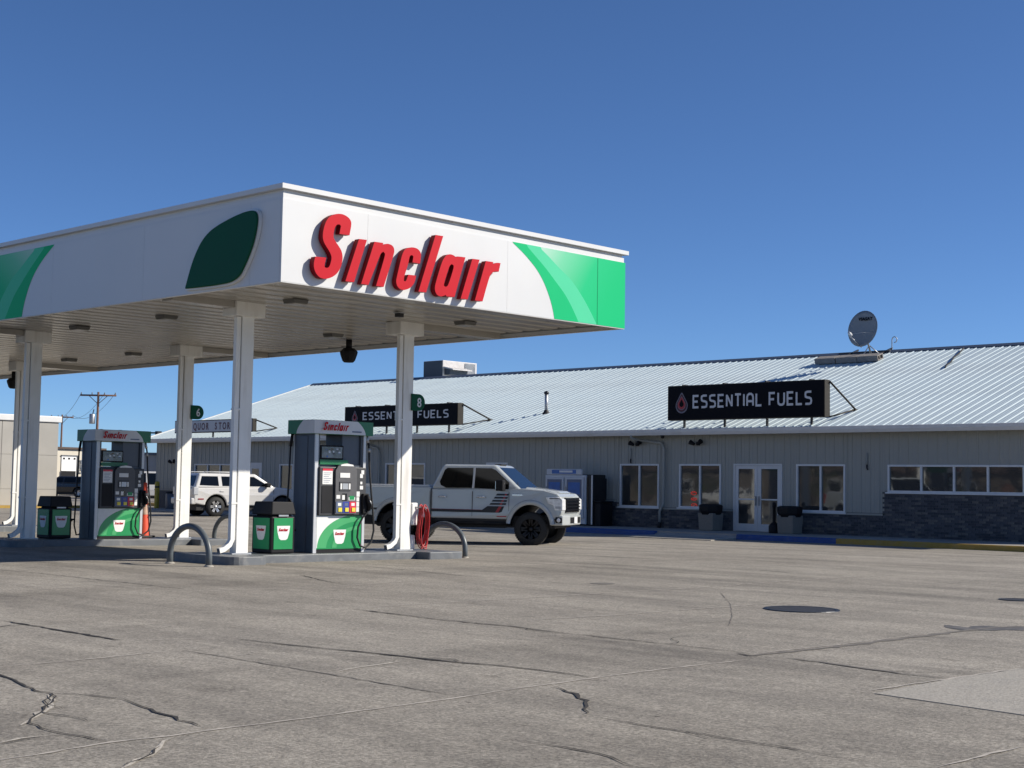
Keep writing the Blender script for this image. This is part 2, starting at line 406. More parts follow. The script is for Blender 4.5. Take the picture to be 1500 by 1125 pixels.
rnd = random.Random(3)
def strip(pts, wid, jit, name, mt, lift=.004, org=None, scl=1., step=.10, ragged=.5):
    P = []
    for (u, v) in pts:
        if org: u, v = org[0] + u / scl, org[1] + v / scl
        q = atg(u, v); P.append(Vector((q.x, q.y)))
    path = []
    for a, b in zip(P[:-1], P[1:]):
        L = (b - a).length; k = max(1, int(L / step)); nrm = Vector((-(b - a).y, (b - a).x)).normalized()
        for i in range(k):
            t = i / k; path.append(a.lerp(b, t) + nrm * (rnd.gauss(0, 1) * jit if i else 0))
    path.append(P[-1]); n = len(path); vv = []
    for i, p in enumerate(path):
        d = (path[min(i + 1, n - 1)] - path[max(i - 1, 0)]).normalized(); q = Vector((-d.y, d.x))
        env = min(1, (i + .3) / 4, (n - 1 - i + .3) / 4) * 1.2 * max(.5, .75 + .35 * math.sin(i * .23 + wid * 900) * math.sin(i * .071 + 1) + rnd.uniform(-.3, .3)) if name == 'crack' else min(1, (i + .3) / 4, (n - 1 - i + .3) / 4) * rnd.uniform(.5, 1.1)
        w1 = wid / 2 * env * (1 + ragged * rnd.uniform(-1, 1)); w2 = wid / 2 * env * (1 + ragged * rnd.uniform(-1, 1))
        for s_, w_ in ((1, w1), (-1, w2)):
            a = p + q * (s_ * w_); vv.append((a.x, a.y, gz(a.x, a.y) + lift))
    ff = [(2 * i, 2 * i + 1, 2 * i + 3, 2 * i + 2) for i in range(n - 1)]
    if name == 'crack' and n > 14 and wid < .06:   # hairline side cracks
        for _ in range(1 + n // 45):
            i = rnd.randrange(5, n - 5); d = (path[i + 1] - path[i]).normalized(); a = rnd.choice((-1, 1)) * rnd.uniform(.5, 1.2)
            d = Vector((d.x * math.cos(a) - d.y * math.sin(a), d.x * math.sin(a) + d.y * math.cos(a))); p = path[i].copy(); bp_ = []; m_ = rnd.randrange(5, 13)
            for k in range(m_):
                q = Vector((-d.y, d.x)); w_ = wid * .28 * (1 - k / m_) + .0015
                for s_ in (1, -1): c = p + q * (s_ * w_); bp_.append((c.x, c.y, gz(c.x, c.y) + lift + .001))
                p = p + d * rnd.uniform(.06, .12); a = rnd.gauss(0, .35); d = Vector((d.x * math.cos(a) - d.y * math.sin(a), d.x * math.sin(a) + d.y * math.cos(a)))
            MB().add(bp_, [(2 * k, 2 * k + 1, 2 * k + 3, 2 * k + 2) for k in range(m_ - 1)]).obj('crack', mt, ground)
    return MB().add(vv, ff).obj(name, mt, ground)
LZ, RZ = (0, 780), (750, 760)
CR, JL, JD, SP = M['crack'], M['joint_light'], M['joint_dark'], M['spall']
for org, pts, w, j, nm, mt, lf in [
    (LZ, [(0, 258), (60, 268), (130, 280), (200, 292), (280, 305), (360, 317)], .045, .012, 'crack', CR, .006),
    (LZ, [(360, 317), (450, 315), (560, 312), (690, 312)], .03, .012, 'joint_seal', JL, .004),
    (LZ, [(690, 312), (800, 325), (940, 340), (1100, 355), (1230, 370), (1400, 387), (1500, 395), (1560, 402), (1640, 412), (1745, 426)], .038, .012, 'crack', CR, .006),
    (LZ, [(-60, 400), (0, 418), (50, 440), (100, 465), (150, 473), (250, 477), (360, 490), (400, 505), (480, 535), (560, 558), (630, 578)], .022, .012, 'crack', CR, .006),
    (LZ, [(150, 475), (155, 490), (130, 520), (90, 548), (85, 560), (120, 575), (180, 590), (250, 600), (325, 612)], .024, .014, 'crack', CR, .006),
    (LZ, [(140, 476), (158, 492), (132, 522), (94, 546), (60, 566), (0, 572)], .05, .016, 'spalled_edge', SP, .0045),
    (LZ, [(-30, 624), (0, 618), (60, 605), (120, 598), (190, 592)], .055, .014, 'spalled_edge', SP, .0045),
    (LZ, [(-30, 630), (0, 624), (60, 611), (120, 602), (190, 594)], .016, .01, 'crack', CR, .007),
    (LZ, [(340, 700), (400, 668), (440, 655), (465, 635), (480, 612), (515, 600)], .06, .016, 'spalled_edge', SP, .0045),
    (LZ, [(360, 690), (410, 668), (448, 650), (470, 628)], .015, .012, 'crack', CR, .007),
    (LZ, [(-40, 674), (0, 668), (150, 645), (330, 615), (500, 597), (640, 577), (900, 545), (1140, 512), (1320, 488), (1500, 460), (1750, 426), (1950, 400), (2200, 372)], .028, .004, 'joint_seal', JL, .004),
    (RZ, [(690, 402), (760, 396), (1000, 370), (1250, 338), (1400, 320), (1600, 312)], .10, .012, 'joint_seal', JD, .0042),
    (RZ, [(690, 398), (760, 391), (1000, 364), (1250, 333)], .02, .01, 'joint_seal', JL, .0052),
    (LZ, [(530, 345), (820, 392), (1080, 435), (1340, 480)], .024, .008, 'joint_seal', JD, .004),
    (LZ, [(-20, 396), (200, 378), (400, 358), (530, 345)], .03, .006, 'joint_seal', JL, .004),
    (LZ, [(670, 365), (760, 353)], .05, .01, 'spalled_edge', SP, .004),
    (LZ, [(960, 413), (1080, 392), (1150, 382), (1220, 373)], .045, .01, 'spalled_edge', SP, .004),
    (LZ, [(825, 202), (885, 209)], .06, .01, 'crack', CR, .006),
    (LZ, [(880, 125), (940, 140), (1005, 152)], .03, .012, 'crack', CR, .006),
    (LZ, [(1030, 225), (1200, 245), (1300, 258), (1500, 276), (1590, 288), (1680, 298)], .03, .01, 'crack', CR, .006),
    (RZ, [(180, 338), (400, 362), (660, 390), (700, 399)], .022, .01, 'crack', CR, .006),
    (RZ, [(770, 406), (900, 420), (1000, 435), (1140, 455), (1290, 470)], .035, .01, 'crack', JD, .006),
    (RZ, [(660, 395), (690, 402), (720, 404)], .10, .02, 'crack', CR, .006),
    (RZ, [(1115, 456), (1160, 460)], .06, .02, 'crack', CR, .007),
    (LZ, [(1050, 97), (1220, 113), (1385, 130)], .03, .006, 'joint_seal', JD, .004),
    (LZ, [(1030, 222), (1300, 206), (1500, 195), (1700, 184)], .03, .006, 'joint_seal', JL, .004),
    (RZ, [(105, 490), (150, 502), (190, 520), (215, 540), (221, 552), (205, 577)], .028, .016, 'crack', CR, .006),
    (RZ, [(205, 577), (300, 592), (420, 612), (600, 640), (760, 665), (900, 690), (1110, 725)], .014, .008, 'crack', CR, .006),
    (RZ, [(-40, 642), (0, 648), (80, 660), (200, 680), (290, 700), (370, 730)], .014, .01, 'crack', CR, .006),
    (RZ, [(0, 300), (300, 283), (600, 260), (900, 238), (1080, 225)], .035, .008, 'joint_seal', JL, .004),
    (RZ, [(1000, 512), (1290, 468), (1520, 436)], .028, .006, 'joint_seal', JL, .006),
    (RZ, [(1240, 733), (1400, 690), (1520, 665)], .028, .006, 'joint_seal', JL, .006),
    (RZ, [(0, 236), (200, 222), (500, 205), (800, 183), (1000, 170), (1500, 148)], .04, .008, 'joint_seal', JL, .004),
    (RZ, [(600, 145), (720, 150), (820, 158)], .05, .01, 'joint_seal', JD, .004),
    (RZ, [(1200, 182), (1350, 194), (1520, 205)], .05, .01, 'joint_seal', JD, .004),
    (LZ, [(-20, 108), (100, 118), (300, 140), (560, 168)], .03, .008, 'joint_seal', JD, .004),
    (LZ, [(0, 160), (250, 152), (600, 172), (1000, 158), (1290, 136)], .03, .006, 'joint_seal', JL, .004),
    (RZ, [(610, 215), (640, 250), (645, 290), (630, 318)], .008, .006, 'crack', JD, .004)]:
    strip(pts, w, j, nm, mt, lf, org, 2.)
# pale replaced slab at right and round covers
pp = [atg(RZ[0] + u / 2, RZ[1] + v / 2) for u, v in [(1062, 513), (1290, 469), (1560, 432), (1700, 560), (1560, 585)]]
MB().prism([(p.x, p.y) for p in pp], .001, .005, 'z').obj('concrete_patch', M['patch'], ground)
for u, v, rpx, mt, nm in [(1174, 893, 55, 'iron', 'fill_cover'), (1490, 879, 26, 'iron', 'fill_cover'), (883, 855, 18, 'joint_dark', 'stain_patch')]:
    c = atg(u, v); d = (c - CAM).dot(FW); rr = rpx * d / F_PX
    if nm == 'fill_cover':
        t = thing('fill_cover', 'large round dark steel tank cover set flush in the concrete' if rpx > 40 else 'round dark steel cover beside the black wet streak', 'manhole cover', (c.x, c.y, c.z))
        o = MB().lathe([(0.001, .008), (rr * .86, .008), (rr * .87, .006)], 40, smooth=False); loc_link('lid', o.mesh('lid', M['iron']), t)
        o = MB().lathe([(rr * .88, .005), (rr * .9, .010), (rr, .010), (rr * 1.01, .0005)], 40, smooth=False); loc_link('rim', o.mesh('rim', M['dark_metal']), t)
    else:
        MB().lathe([(.001, .004), (rr, .004)], 24, Matrix.Translation(c), smooth=False).obj(nm, M[mt], ground)
# dark wet streak at right
strip([(1270, 312), (1330, 322), (1420, 320), (1540, 316)], .55, .05, 'stain_patch', M['wet_film'], .003, RZ, 2., ragged=.6)

# ================================================================== store building
YB = 38.24; YE = 37.79; ZEAVE = 3.36; YR = 47.67; ZR = 6.53; XL = -60.25; XR = -14.7; ZS = .14
KX0, KY = -60.0, 35.3
sidewalk = tag(MB().box(XL - 1, XR + 2.5, KY + .16, YB + .2, -.2, ZS).obj('sidewalk', M['sidewalk']), 'narrow concrete sidewalk in front of the store', kind='structure')
def kerb(x0, x1, mt, h=ZS + .003, label=None):
    o = MB().prism([(KY, -.2), (KY + .02, h - .02), (KY + .05, h), (KY + .159, h), (KY + .159, -.2)], x0, x1, 'x').obj('kerb', M[mt], sidewalk)
    if label: o['label'] = label
kerb(XL - 1, -33.5, 'sidewalk')
a = at(958, 782, 'y', KY).x; b1 = at(1078, 786, 'y', KY).x; b2 = at(1224, 793, 'y', KY).x
kerb(-33.5, a, 'kerb_blue', label='kerb painted blue'); kerb(b1, b2, 'kerb_blue', label='kerb painted blue')
# dropped kerb: paved ramp in front of the door
MB().hexa([(a, KY, -.1), (b1, KY, -.1), (b1, KY + .159, -.1), (a, KY + .159, -.1)], [(a, KY, .03), (b1, KY, .03), (b1, KY + .159, .10), (a, KY + .159, .10)]).obj('ramp_edge', M['sidewalk'], sidewalk)
MB().hexa([(a - .5, KY - 1.5, -.05), (b1 + .2, KY - 1.5, -.05), (b1, KY - .002, -.05), (a, KY - .002, -.05)], [(a - .5, KY - 1.5, .006), (b1 + .2, KY - 1.5, .006), (b1, KY - .002, .03), (a, KY - .002, .03)]).obj('ramp', M['patch'], sidewalk)
kerb(b2, XR + 2.5, 'kerb_yellow', label='kerb painted yellow')

store = thing('store_building', 'long low store with pale ribbed metal siding and light metal roof', 'building', (-37, 44, 0))
# core box behind the siding
MB().prism([(YB + .05, -.1), (YB + .05, 3.3), (YR, ZR - .12), (57.2, 3.3), (57.2, -.1)], XL + .25, XR - .25, 'x').obj('wall', M['siding_gap'], store)
WINS = [ # x0,x1,z0,z1, panes, kind
    (-31.62, -29.95, .80, 2.24, 2, 'w'), (-29.12, -27.46, .82, 2.24, 2, 'w'), (-24.66, -22.96, .80, 2.24, 2, 'w'),
    (-21.56, -17.43, 1.43, 2.23, 4, 'w'), (-26.97, -25.16, .14, 2.25, 2, 'd'),
    (-50.45, -49.5, 1.0, 2.2, 1, 'w'), (-43.6, -41.3, .95, 2.25, 2, 'w'), (-38.0, -36.9, .14, 2.28, 1, 's'),
    (-52.6, -51.7, .14, 2.26, 1, 's'), (-56.8, -53.8, .9, 2.2, 3, 'w'), (-16.9, -15.5, 1.43, 2.23, 1, 'w')]
def btop(x): return 1.40 if x > -21.66 else (.75 if x > -31.75 else .96)
# ribbed siding, one panel per rib, cut round the openings
cache = {}
def siding_panel(x, w, z0, z1):
    k = (round(w, 3), round(z1 - z0, 3))
    if k not in cache:
        h = z1 - z0
        prof = [(0, 0), (.004, -.022), (.028, -.030), (.052, -.022), (.06, -.008), (w * .5, -.008), (w * .52, -.014), (w * .58, -.014), (w * .6, -.008), (w - .004, -.008), (w - .004, .03), (0, .03)]
        prof = [(p if p[0] < w else (w - .004, p[1])) for p in prof]
        if w < .1: prof = [(0, -.008), (w - .002, -.008), (w - .002, .03), (0, .03)]
        cache[k] = MB().prism(prof, 0, h, 'z').mesh('siding_panel', M['siding'])
    link('siding_panel', cache[k], store).location = (x, YB, z0)
PW = .305; x = XL + .25
while x < XR - .3:
    x1 = min(x + PW, XR - .25)
    cuts = sorted({x, x1} | {e for w in WINS for e in w[:2] if x + .03 < e < x1 - .03} | ({-21.66} if x + .03 < -21.66 < x1 - .03 else set()) | ({-31.75} if x + .03 < -31.75 < x1 - .03 else set()))
    for a, b in zip(cuts[:-1], cuts[1:]):
        c = (a + b) / 2; z = btop(c) + .07; segs = [(z, 3.2)]
        for w in WINS:
            if w[0] < c < w[1]:
                segs = [(z, w[2])] if w[2] - z > .06 else []
                segs.append((w[3], 3.2))
        for s0, s1 in segs: siding_panel(a, b - a, s0, s1)
    x = x1
# brick wainscot
BW, BH, G = .205, .068, .010
ws = MB().box(XL + .25, -31.75, YB - .05, YB + .06, 0, .96).box(-31.75, -26.97, YB - .05, YB + .06, 0, .75).box(-25.16, -21.66, YB - .05, YB + .06, 0, .75).box(-21.66, XR - .25, YB - .05, YB + .06, 0, 1.38)
wain = ws.obj('brick_wainscot', M['mortar'], store)
bm_ = {k: MB().box(0, BW - G, -.014, .02, 0, BH - G).mesh('brick', M[k]) for k in ('brick_a', 'brick_b', 'brick_c')}
bricks = []
row = 0; z = .142
while z < 1.40:
    x = -33.6 - (BW / 2 if row % 2 else 0)
    while x < XR - .3:
        if z + BH <= btop(x + BW / 2) + .005 and not (-27.0 < x + BW and x < -25.14):
            bricks.append((x, z))
        x += BW
    z += BH; row += 1
rb = random.Random(5); best = sorted(bricks, key=lambda b: -b[0])
# the nearest, largest bricks in view are parts; the rest one stuff part
inview = [b for b in best if -21.7 < b[0] < -17.6]; rb.shuffle(inview); chosen = set(sorted(inview, key=lambda b: (-b[1], b[0]))[:300])
rest = MB()
for b in bricks:
    k = rb.choices(('brick_a', 'brick_b', 'brick_c'), (5, 2, 3))[0]; d = rb.uniform(-.004, .004)
    if b in chosen:
        o = link('brick', bm_[k], wain, None); o.location = (b[0], YB - .05 + d, b[1])
    else: rest.box(b[0], b[0] + BW - G, YB - .064 + d, YB - .03, b[1], b[1] + BH - G, ('brick_a', 'brick_b', 'brick_c').index(k))
o = rest.obj('brick_courses', [M['brick_a'], M['brick_b'], M['brick_c']], wain); tag(o, kind='stuff')
# ledges and trims
for x0, x1, z in [(XL + .25, -31.75, .96), (-31.75, -26.99, .75), (-25.14, -21.70, .75), (-21.70, XR - .25, 1.385)]:
    MB().box(x0, x1, YB - .085, YB + .05, z, z + .055).obj('ledge', M['mortar'] if z > 1 else M['siding'], store)
# windows and doors
def framed(w):
    x0, x1, z0, z1, n, kind = w; fr = .055
    root = None
    if kind == 'w':
        root = MB().box(x0, x1, YB - .05, YB + .04, z1 - fr, z1).box(x0, x1, YB - .05, YB + .04, z0, z0 + fr).box(x0, x0 + fr, YB - .0495, YB + .04, z0 + fr, z1 - fr).box(x1 - fr, x1, YB - .0495, YB + .04, z0 + fr, z1 - fr).obj('window', M['frame_white'], store)
        pw = (x1 - x0 - 2 * fr) / n
        for i in range(n):
            a = x0 + fr + i * pw
            q = MB().box(a + .002, a + pw - .002, YB + .012, YB + .03, z0 + fr + .002, z1 - fr - .002).obj('pane', M['store_glass'], root)
            if i: q = MB().box(a - .03, a + .03, YB - .042, YB + .045, z0 + fr, z1 - fr).obj('mullion', M['frame_white'], root)
        q = MB().box(x0 - .05, x1 + .05, YB - .10, YB - .052, z0 - .035, z0 + .012).obj('sill', M['frame_white'], root)
    elif kind == 'd':
        root = MB().box(x0, x1, YB - .05, YB + .04, z1 - fr, z1).box(x0, x0 + fr, YB - .0495, YB + .04, z0, z1 - fr).box(x1 - fr, x1, YB - .0495, YB + .04, z0, z1 - fr).obj('door_frame', M['door_white'], store)
        xm = (x0 + x1) / 2
        for a, b, s_ in ((x0 + fr + .004, xm - .004, 1), (xm + .004, x1 - fr - .004, -1)):
            z9 = z1 - fr - .006; d = MB().box(a, b, YB - .03, YB + .02, z9 - .10, z9).box(a, b, YB - .03, YB + .02, z0 + .01, z0 + .24).box(a, a + .12, YB - .0295, YB + .02, z0 + .24, z9 - .10).box(b - .12, b, YB - .0295, YB + .02, z0 + .24, z9 - .10).obj('door', M['door_white'], store)
            for nm, box, mt in [('pane', (a + .121, b - .121, YB - .008, YB + .006, z0 + .241, z9 - .101), 'store_glass'), ('push_bar', (a + .12, b - .12, YB - .05, YB - .02, 1.12, 1.16), 'frame_white'),
                                ('handle', ((b - .07, b - .04) if s_ > 0 else (a + .04, a + .07)) + (YB - .10, YB - .04, .95, 1.25), 'galv')]:
                q = MB().box(*box).obj(nm, M[mt], d)
    else:
        root = MB().box(x0, x1, YB - .04, YB + .04, z0, z1).obj('door', M['door_white'], store)
        q = MB().box(x0 + .2, x1 - .2, YB - .048, YB - .038, 1.2, 2.0).obj('pane', M['store_glass'], root)
        q = MB().box(x1 - .15, x1 - .09, YB - .09, YB - .04, 1.0, 1.1).obj('handle', M['galv'], root)
for w in WINS: framed(w)
# gable ends and back are plain; eave soffit, gutter, downspouts
MB().box(XL, XR, YE + .06, YB + .05, 3.19, 3.235).obj('eave_soffit', M['siding'], store)
g = MB()
g.prism([(YE - .10, ZEAVE + .0), (YE - .12, ZEAVE - .01), (YE - .11, ZEAVE - .10), (YE - .07, 3.165), (YE + .055, 3.165), (YE + .055, ZEAVE - .06), (YE + .04, ZEAVE - .06), (YE + .04, 3.185), (YE - .055, 3.185), (YE - .095, ZEAVE - .02)], XL - .02, XR + .02, 'x')
g.obj('gutter', M['gutter'], store)
def downspout(x, xo, zl, foot):
    MB().tube([(x, YE - .04, 3.18), (x, YE - .02, 3.08), (x + .15, YB - .14, 3.02), (xo - .1, YB - .12, zl + .12), (xo, YB - .11, zl - .05), (xo, YB - .11, .95), (xo - (.12 if foot else 0), YB - .16, .70), (xo - (.12 if foot else 0), YB - .16, .30)], .045, 8).obj('downspout', M['siding'], store)
    if foot: MB().tube([(xo - .12, YB - .16, .32), (xo - .12, YB - .2, .145)], .06, 8).obj('downspout_boot', M['rubber'], store)
downspout(-30.78, -29.69, 2.80, True); downspout(-44.98, -43.9, 2.70, False)
# gable trims
for xx, s_ in ((XL, 1), (XR, -1)):
    MB().prism([(YB + .02, -.1), (YB + .02, 3.2), (YR, ZR - .16), (57.2, 3.2), (57.2, -.1)], *((xx + .2, xx + .252) if s_ > 0 else (xx - .252, xx - .2)), 'x').obj('gable_wall', M['siding'], store)
# roof: one ribbed sheet per rib on the front slope, plain back slope
SL = math.hypot(YR - YE, ZR - ZEAVE); AN = math.atan2(ZR - ZEAVE, YR - YE)
roof = MB().add([(XL, YE + .05, ZEAVE - .06), (XR, YE + .05, ZEAVE - .06), (XR, YR, ZR - .05), (XL, YR, ZR - .05), (XL, 57.6, ZEAVE - .06), (XR, 57.6, ZEAVE - .06)], [(0, 1, 2, 3), (3, 2, 5, 4)]).obj('roof', M['roof_metal'], store)
rp = [(0, 0), (.022, .023), (.058, .023), (.08, 0), (.15, 0), (.16, .006), (.18, .006), (.19, 0), (.235, 0), (.245, .006), (.265, .006), (.275, 0), (PW, 0), (PW, -.012), (0, -.012)]
pm = MB(); pm.prism(rp, -.12, SL + .02, 'y'); pm = pm.mesh('roof_panel', M['roof_metal'])
x = XL; cnt = 0; rr_ = random.Random(11)
while x < XR - .05:
    o = bpy.data.objects.new('roof_panel', pm); COL.objects.link(o); o.parent = roof
    o.location = (x, YE, ZEAVE + rr_.uniform(-.003, .003)); o.rotation_euler = (AN, rr_.uniform(-.012, .012), 0); x += PW; cnt += 1
n_ = int((XR - XL) / PW)
rc = MB().prism([(YR - .22, ZR - .03), (YR, ZR + .07), (YR + .22, ZR - .03), (YR + .22, ZR - .05), (YR, ZR + .05), (YR - .22, ZR - .05)], XL - .03, XR + .03, 'x')
rc.obj('ridge_cap', M['ridge_dark'], roof)
rk = MB()
for xx in (XL - .04, XR - .02):
    rk.hexa([(xx, YE - .1, ZEAVE - .16), (xx + .06, YE - .1, ZEAVE - .16), (xx + .06, YR, ZR - .14), (xx, YR, ZR - .14)], [(xx, YE - .1, ZEAVE + .03), (xx + .06, YE - .1, ZEAVE + .03), (xx + .06, YR, ZR + .05), (xx, YR, ZR + .05)])
rk.obj('rake_trim', M['gutter'], roof)

# ================================================================== roof signs
GL = {  # stroke glyphs on a 0..w by 0..1 cell, w in second slot
 'E': ([[(.6, 1), (0, 1), (0, 0), (.6, 0)], [(0, .5), (.52, .5)]], .6),
 'S': ([[(.62, 1), (.2, 1), (.03, .93), (0, .78), (.03, .6), (.2, .53), (.42, .5), (.58, .42), (.62, .25), (.58, .07), (.42, 0), (0, 0)]], .62),
 'N': ([[(0, 0), (0, 1)], [(.02, .97), (.58, .03)], [(.6, 0), (.6, 1)]], .6),
 'T': ([[(-.02, 1), (.64, 1)], [(.31, 1), (.31, 0)]], .62),
 'I': ([[(0, 0), (0, 1)]], .0),
 'A': ([[(0, 0), (0, .72), (.06, .9), (.22, 1), (.44, 1), (.6, .9), (.66, .72), (.66, 0)], [(0, .38), (.66, .38)]], .66),
 'L': ([[(0, 1), (0, 0), (.56, 0)]], .56),
 'F': ([[(.58, 1), (0, 1), (0, 0)], [(0, .48), (.5, .48)]], .58),
 'U': ([[(0, 1), (0, .25), (.06, .08), (.2, 0), (.44, 0), (.58, .08), (.64, .25), (.64, 1)]], .64)}
def stroke_text(txt, h, sw, gap):
    """list of (verts2d, faces) with small depth steps"""
    x = 0; out = []
    for ch in txt:
        if ch == ' ': x += h * .52; continue
        st, w = GL[ch]
        out.append([(stroke([(x + a * h, b * h) for a, b in p], sw), k) for k, p in enumerate(st)])
        x += w * h + sw + gap
    return out, x - gap - sw
def fuel_sign(x0, x1, z0, z1, label):
    y0 = YE + .02; y1 = y0 + .30
    t = thing('roof_sign', label, 'sign', ((x0 + x1) / 2, y0, ZEAVE), group=None)
    L = x1 - x0; H = z1 - z0
    MB().box(x0, x1, y0, y1, z0, z1).obj('cabinet', M['sign_edge'], t, bevel=.012)
    MB().box(x0 + .03, x1 - .03, y0 - .008, y0 - .001, z0 + .03, z1 - .03).obj('face', M['sign_black'], t)
    h = H * .325; strokes, tw = stroke_text('ESSENTIAL FUELS', h, h * .19, h * .17)
    sx = L * .745 / tw; ox = x0 + L * .178; oz = z0 + H * .36
    for glyph in strokes:
        lm = MB()
        for (v, f), k in glyph: lm.add([(ox + a * sx, y0 - .018 - .003 * k, oz + b) for a, b in v], f)
        lm.obj('letter', M['sign_white'], t)
    # drop emblem: nested drops
    cx, cz = x0 + L * .098, z0 + H * .50; hh = H * .30
    def drop(s_): 
        pts = []
        for k in range(24):
            a = -math.pi / 2 + 2 * math.pi * k / 24; r0 = 1.0
            px, pz = .72 * math.cos(a), .72 * math.sin(a) - .28
            if pz > .1: f_ = (pz - .1) / (.44 - .1); px *= (1 - f_ * .55); pz = .1 + f_ * .9
            pts.append((px * s_ * hh, pz * s_ * hh))
        return pts
    for k, (s_, mt) in enumerate([(1.0, 'sign_lilac'), (.84, 'sign_black'), (.80, 'sign_maroon'), (.66, 'sign_lilac'), (.58, 'sign_red'), (.36, 'sign_black')]):
        MB().add([(cx + a, y0 - .012 - .002 * k, cz + b - .06 * (1 - s_) * hh) for a, b in drop(s_)], [list(range(24))]).obj('emblem', M[mt], t)
    for k in range(4):
        px = x0 + L * (.1 + .27 * k)
        zr = ZEAVE + (y1 - YE) * math.tan(AN)
        MB().box(px - .03, px + .03, y0 + .1, y0 + .16, zr - .12, z0 + .01).box(px - .025, px + .025, y0 + .02, y0 + .28, z1 - .01, z1 + .035).obj('post', M['dark_metal'], t)
    yb_ = y0 + 1.7; zb_ = ZEAVE + (yb_ - YE) * math.tan(AN) + .03
    for px in (x1 + .03, x0 + L * .37, x0 - .03):
        MB().tube([(px, y1 - .05, z1 - .06), (px, yb_, zb_)], .03, 6).tube([(px, y1 - .05, z0 + .02), (px, yb_, zb_)], .025, 6).box(px - .06, px + .06, yb_ - .1, yb_ + .1, zb_ - .05, zb_ + .01).obj('brace', M['sign_edge'], t)
    return t
fuel_sign(-29.31, -23.42, 3.64, 4.765, 'black cabinet sign reading ESSENTIAL FUELS over the glass double doors')
fuel_sign(-45.71, -39.15, 3.68, 4.50, 'black ESSENTIAL FUELS cabinet sign on the roof left of the vent pipe')
t = thing('roof_sign', 'pale grey sign reading LIQUOR STORE at the end of the roof', 'sign', (-55, YE, ZEAVE))
MB().box(-57.9, -51.9, YE + .02, YE + .22, 3.60, 4.17).obj('cabinet', M['sign_edge'], t)
MB().box(-57.86, -51.94, YE + .012, YE + .019, 3.64, 4.13).obj('face', M['liq_face'], t)
for k, ch in enumerate('LIQUOR STORE'):
    if ch == ' ': continue
    v, f = text_data(ch, .43, .006, True, .78, .008)
    MB().add(place(v, (-55.12 + (k - 5.5) * .325, YE + .008, 3.735), (1, 0, 0), (0, 0, 1), (0, -1, 0)), f).obj('letter', M['liq_text'], t)
for px in (-57.3, -55, -52.5): MB().box(px - .03, px + .03, YE + .1, YE + .16, 3.3, 3.61).obj('post', M['dark_metal'], t)
MB().tube([(-51.87, YE + .2, 4.1), (-51.87, YE + 1.3, ZEAVE + 1.3 * math.tan(AN) + .02)], .03, 6).tube([(-51.87, YE + .2, 3.62), (-51.87, YE + 1.3, ZEAVE + 1.3 * math.tan(AN) + .02)], .025, 6).obj('brace', M['sign_edge'], t)

# ================================================================== things on the roof
def rz_(y): return ZEAVE + (y - YE) * math.tan(AN)
t = thing('vent_pipe', 'thin dark vent pipe standing on the metal roof', 'pipe', (-37.0, 40.34, rz_(40.34)))
loc_link('pipe', MB().tube([(0, 0, -.1), (0, 0, .78)], .065, 10).mesh('pipe', M['galv']), t)
loc_link('cap', MB().lathe([(.065, .70), (.095, .72), (.095, .80), (.001, .84)], 12).mesh('cap', M['dark_metal']), t)
loc_link('flashing', MB().lathe([(.20, -.06), (.10, .05), (.07, .12)], 12).mesh('flashing', M['rubber']), t)
# rooftop unit behind the ridge
t = thing('rooftop_unit', 'boxy rooftop air handler with dark side and open hood behind the ridge', 'air conditioner', (-50.5, 49.5, 5.9))
MB().box(-52.35, -51.0, 48.2, 50.5, 5.6, 7.42).obj('casing', M['hvac_light'], t, bevel=.02)
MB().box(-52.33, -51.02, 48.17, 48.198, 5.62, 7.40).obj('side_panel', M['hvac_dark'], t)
MB().prism([(48.3, 6.72), (48.3, 7.0), (49.5, 7.0), (49.5, 6.72)], -50.99, -50.6, 'x').obj('hood', M['hvac_dark'], t)
MB().hexa([(-51.0, 48.25, 7.05), (-50.35, 48.25, 6.93), (-50.35, 49.55, 6.93), (-51.0, 49.55, 7.05)], [(-51.0, 48.25, 7.12), (-50.35, 48.25, 6.98), (-50.35, 49.55, 6.98), (-51.0, 49.55, 7.12)]).obj('hood_top', M['hvac_light'], t)
for k in range(9): MB().box(-50.99, -50.95, 49.68 + k * .08, 49.72 + k * .08, 6.5, 7.36).obj('louver', M['galv'], t)
# satellite dish on a ballasted sled
db = thing('satellite_dish', 'grey oval satellite dish on a sled held down by concrete blocks', 'dish', (-27.3, 46.9, rz_(46.9)))
cD = Vector((-27.02, 46.2, 7.22)); nD = Vector((.14, -.93, .30)).normalized(); uD = Vector((0, 0, 1)).cross(nD).normalized(); wD = nD.cross(uD)
if uD.x < 0: uD = -uD
wD = nD.cross(uD); wD = wD if wD.z > 0 else -wD
v = []; f = []
NR, NA = 6, 36
for side in (0, 1):
    for i in range(NR + 1):
        r0 = i / NR
        for k in range(NA):
            a = 2 * math.pi * k / NA; d = .10 * r0 * r0 - (.02 if side else 0)
            v.append(cD + uD * (.545 * r0 * math.cos(a)) + wD * (.70 * r0 * math.sin(a)) + nD * d)
for side in (0, 1):
    o_ = side * (NR + 1) * NA
    for i in range(NR):
        for k in range(NA): f.append((o_ + i * NA + k, o_ + i * NA + (k + 1) % NA, o_ + (i + 1) * NA + (k + 1) % NA, o_ + (i + 1) * NA + k))
o1 = NR * NA; o2 = (NR + 1) * NA + NR * NA
f += [(o1 + k, o1 + (k + 1) % NA, o2 + (k + 1) % NA, o2 + k) for k in range(NA)]
MB().add(v, f, 0, True).obj('reflector', M['dish_grey'], db)
tv, tf = text_data('VIASAT', .17, .004, True, .95, .006)
MB().add(place(tv, cD + wD * .33 + nD * .075 + uD * .05, uD, wD, nD), tf).obj('lettering', M['sign_black'], db)
feed = cD - wD * .42 + nD * .62 - uD * .22
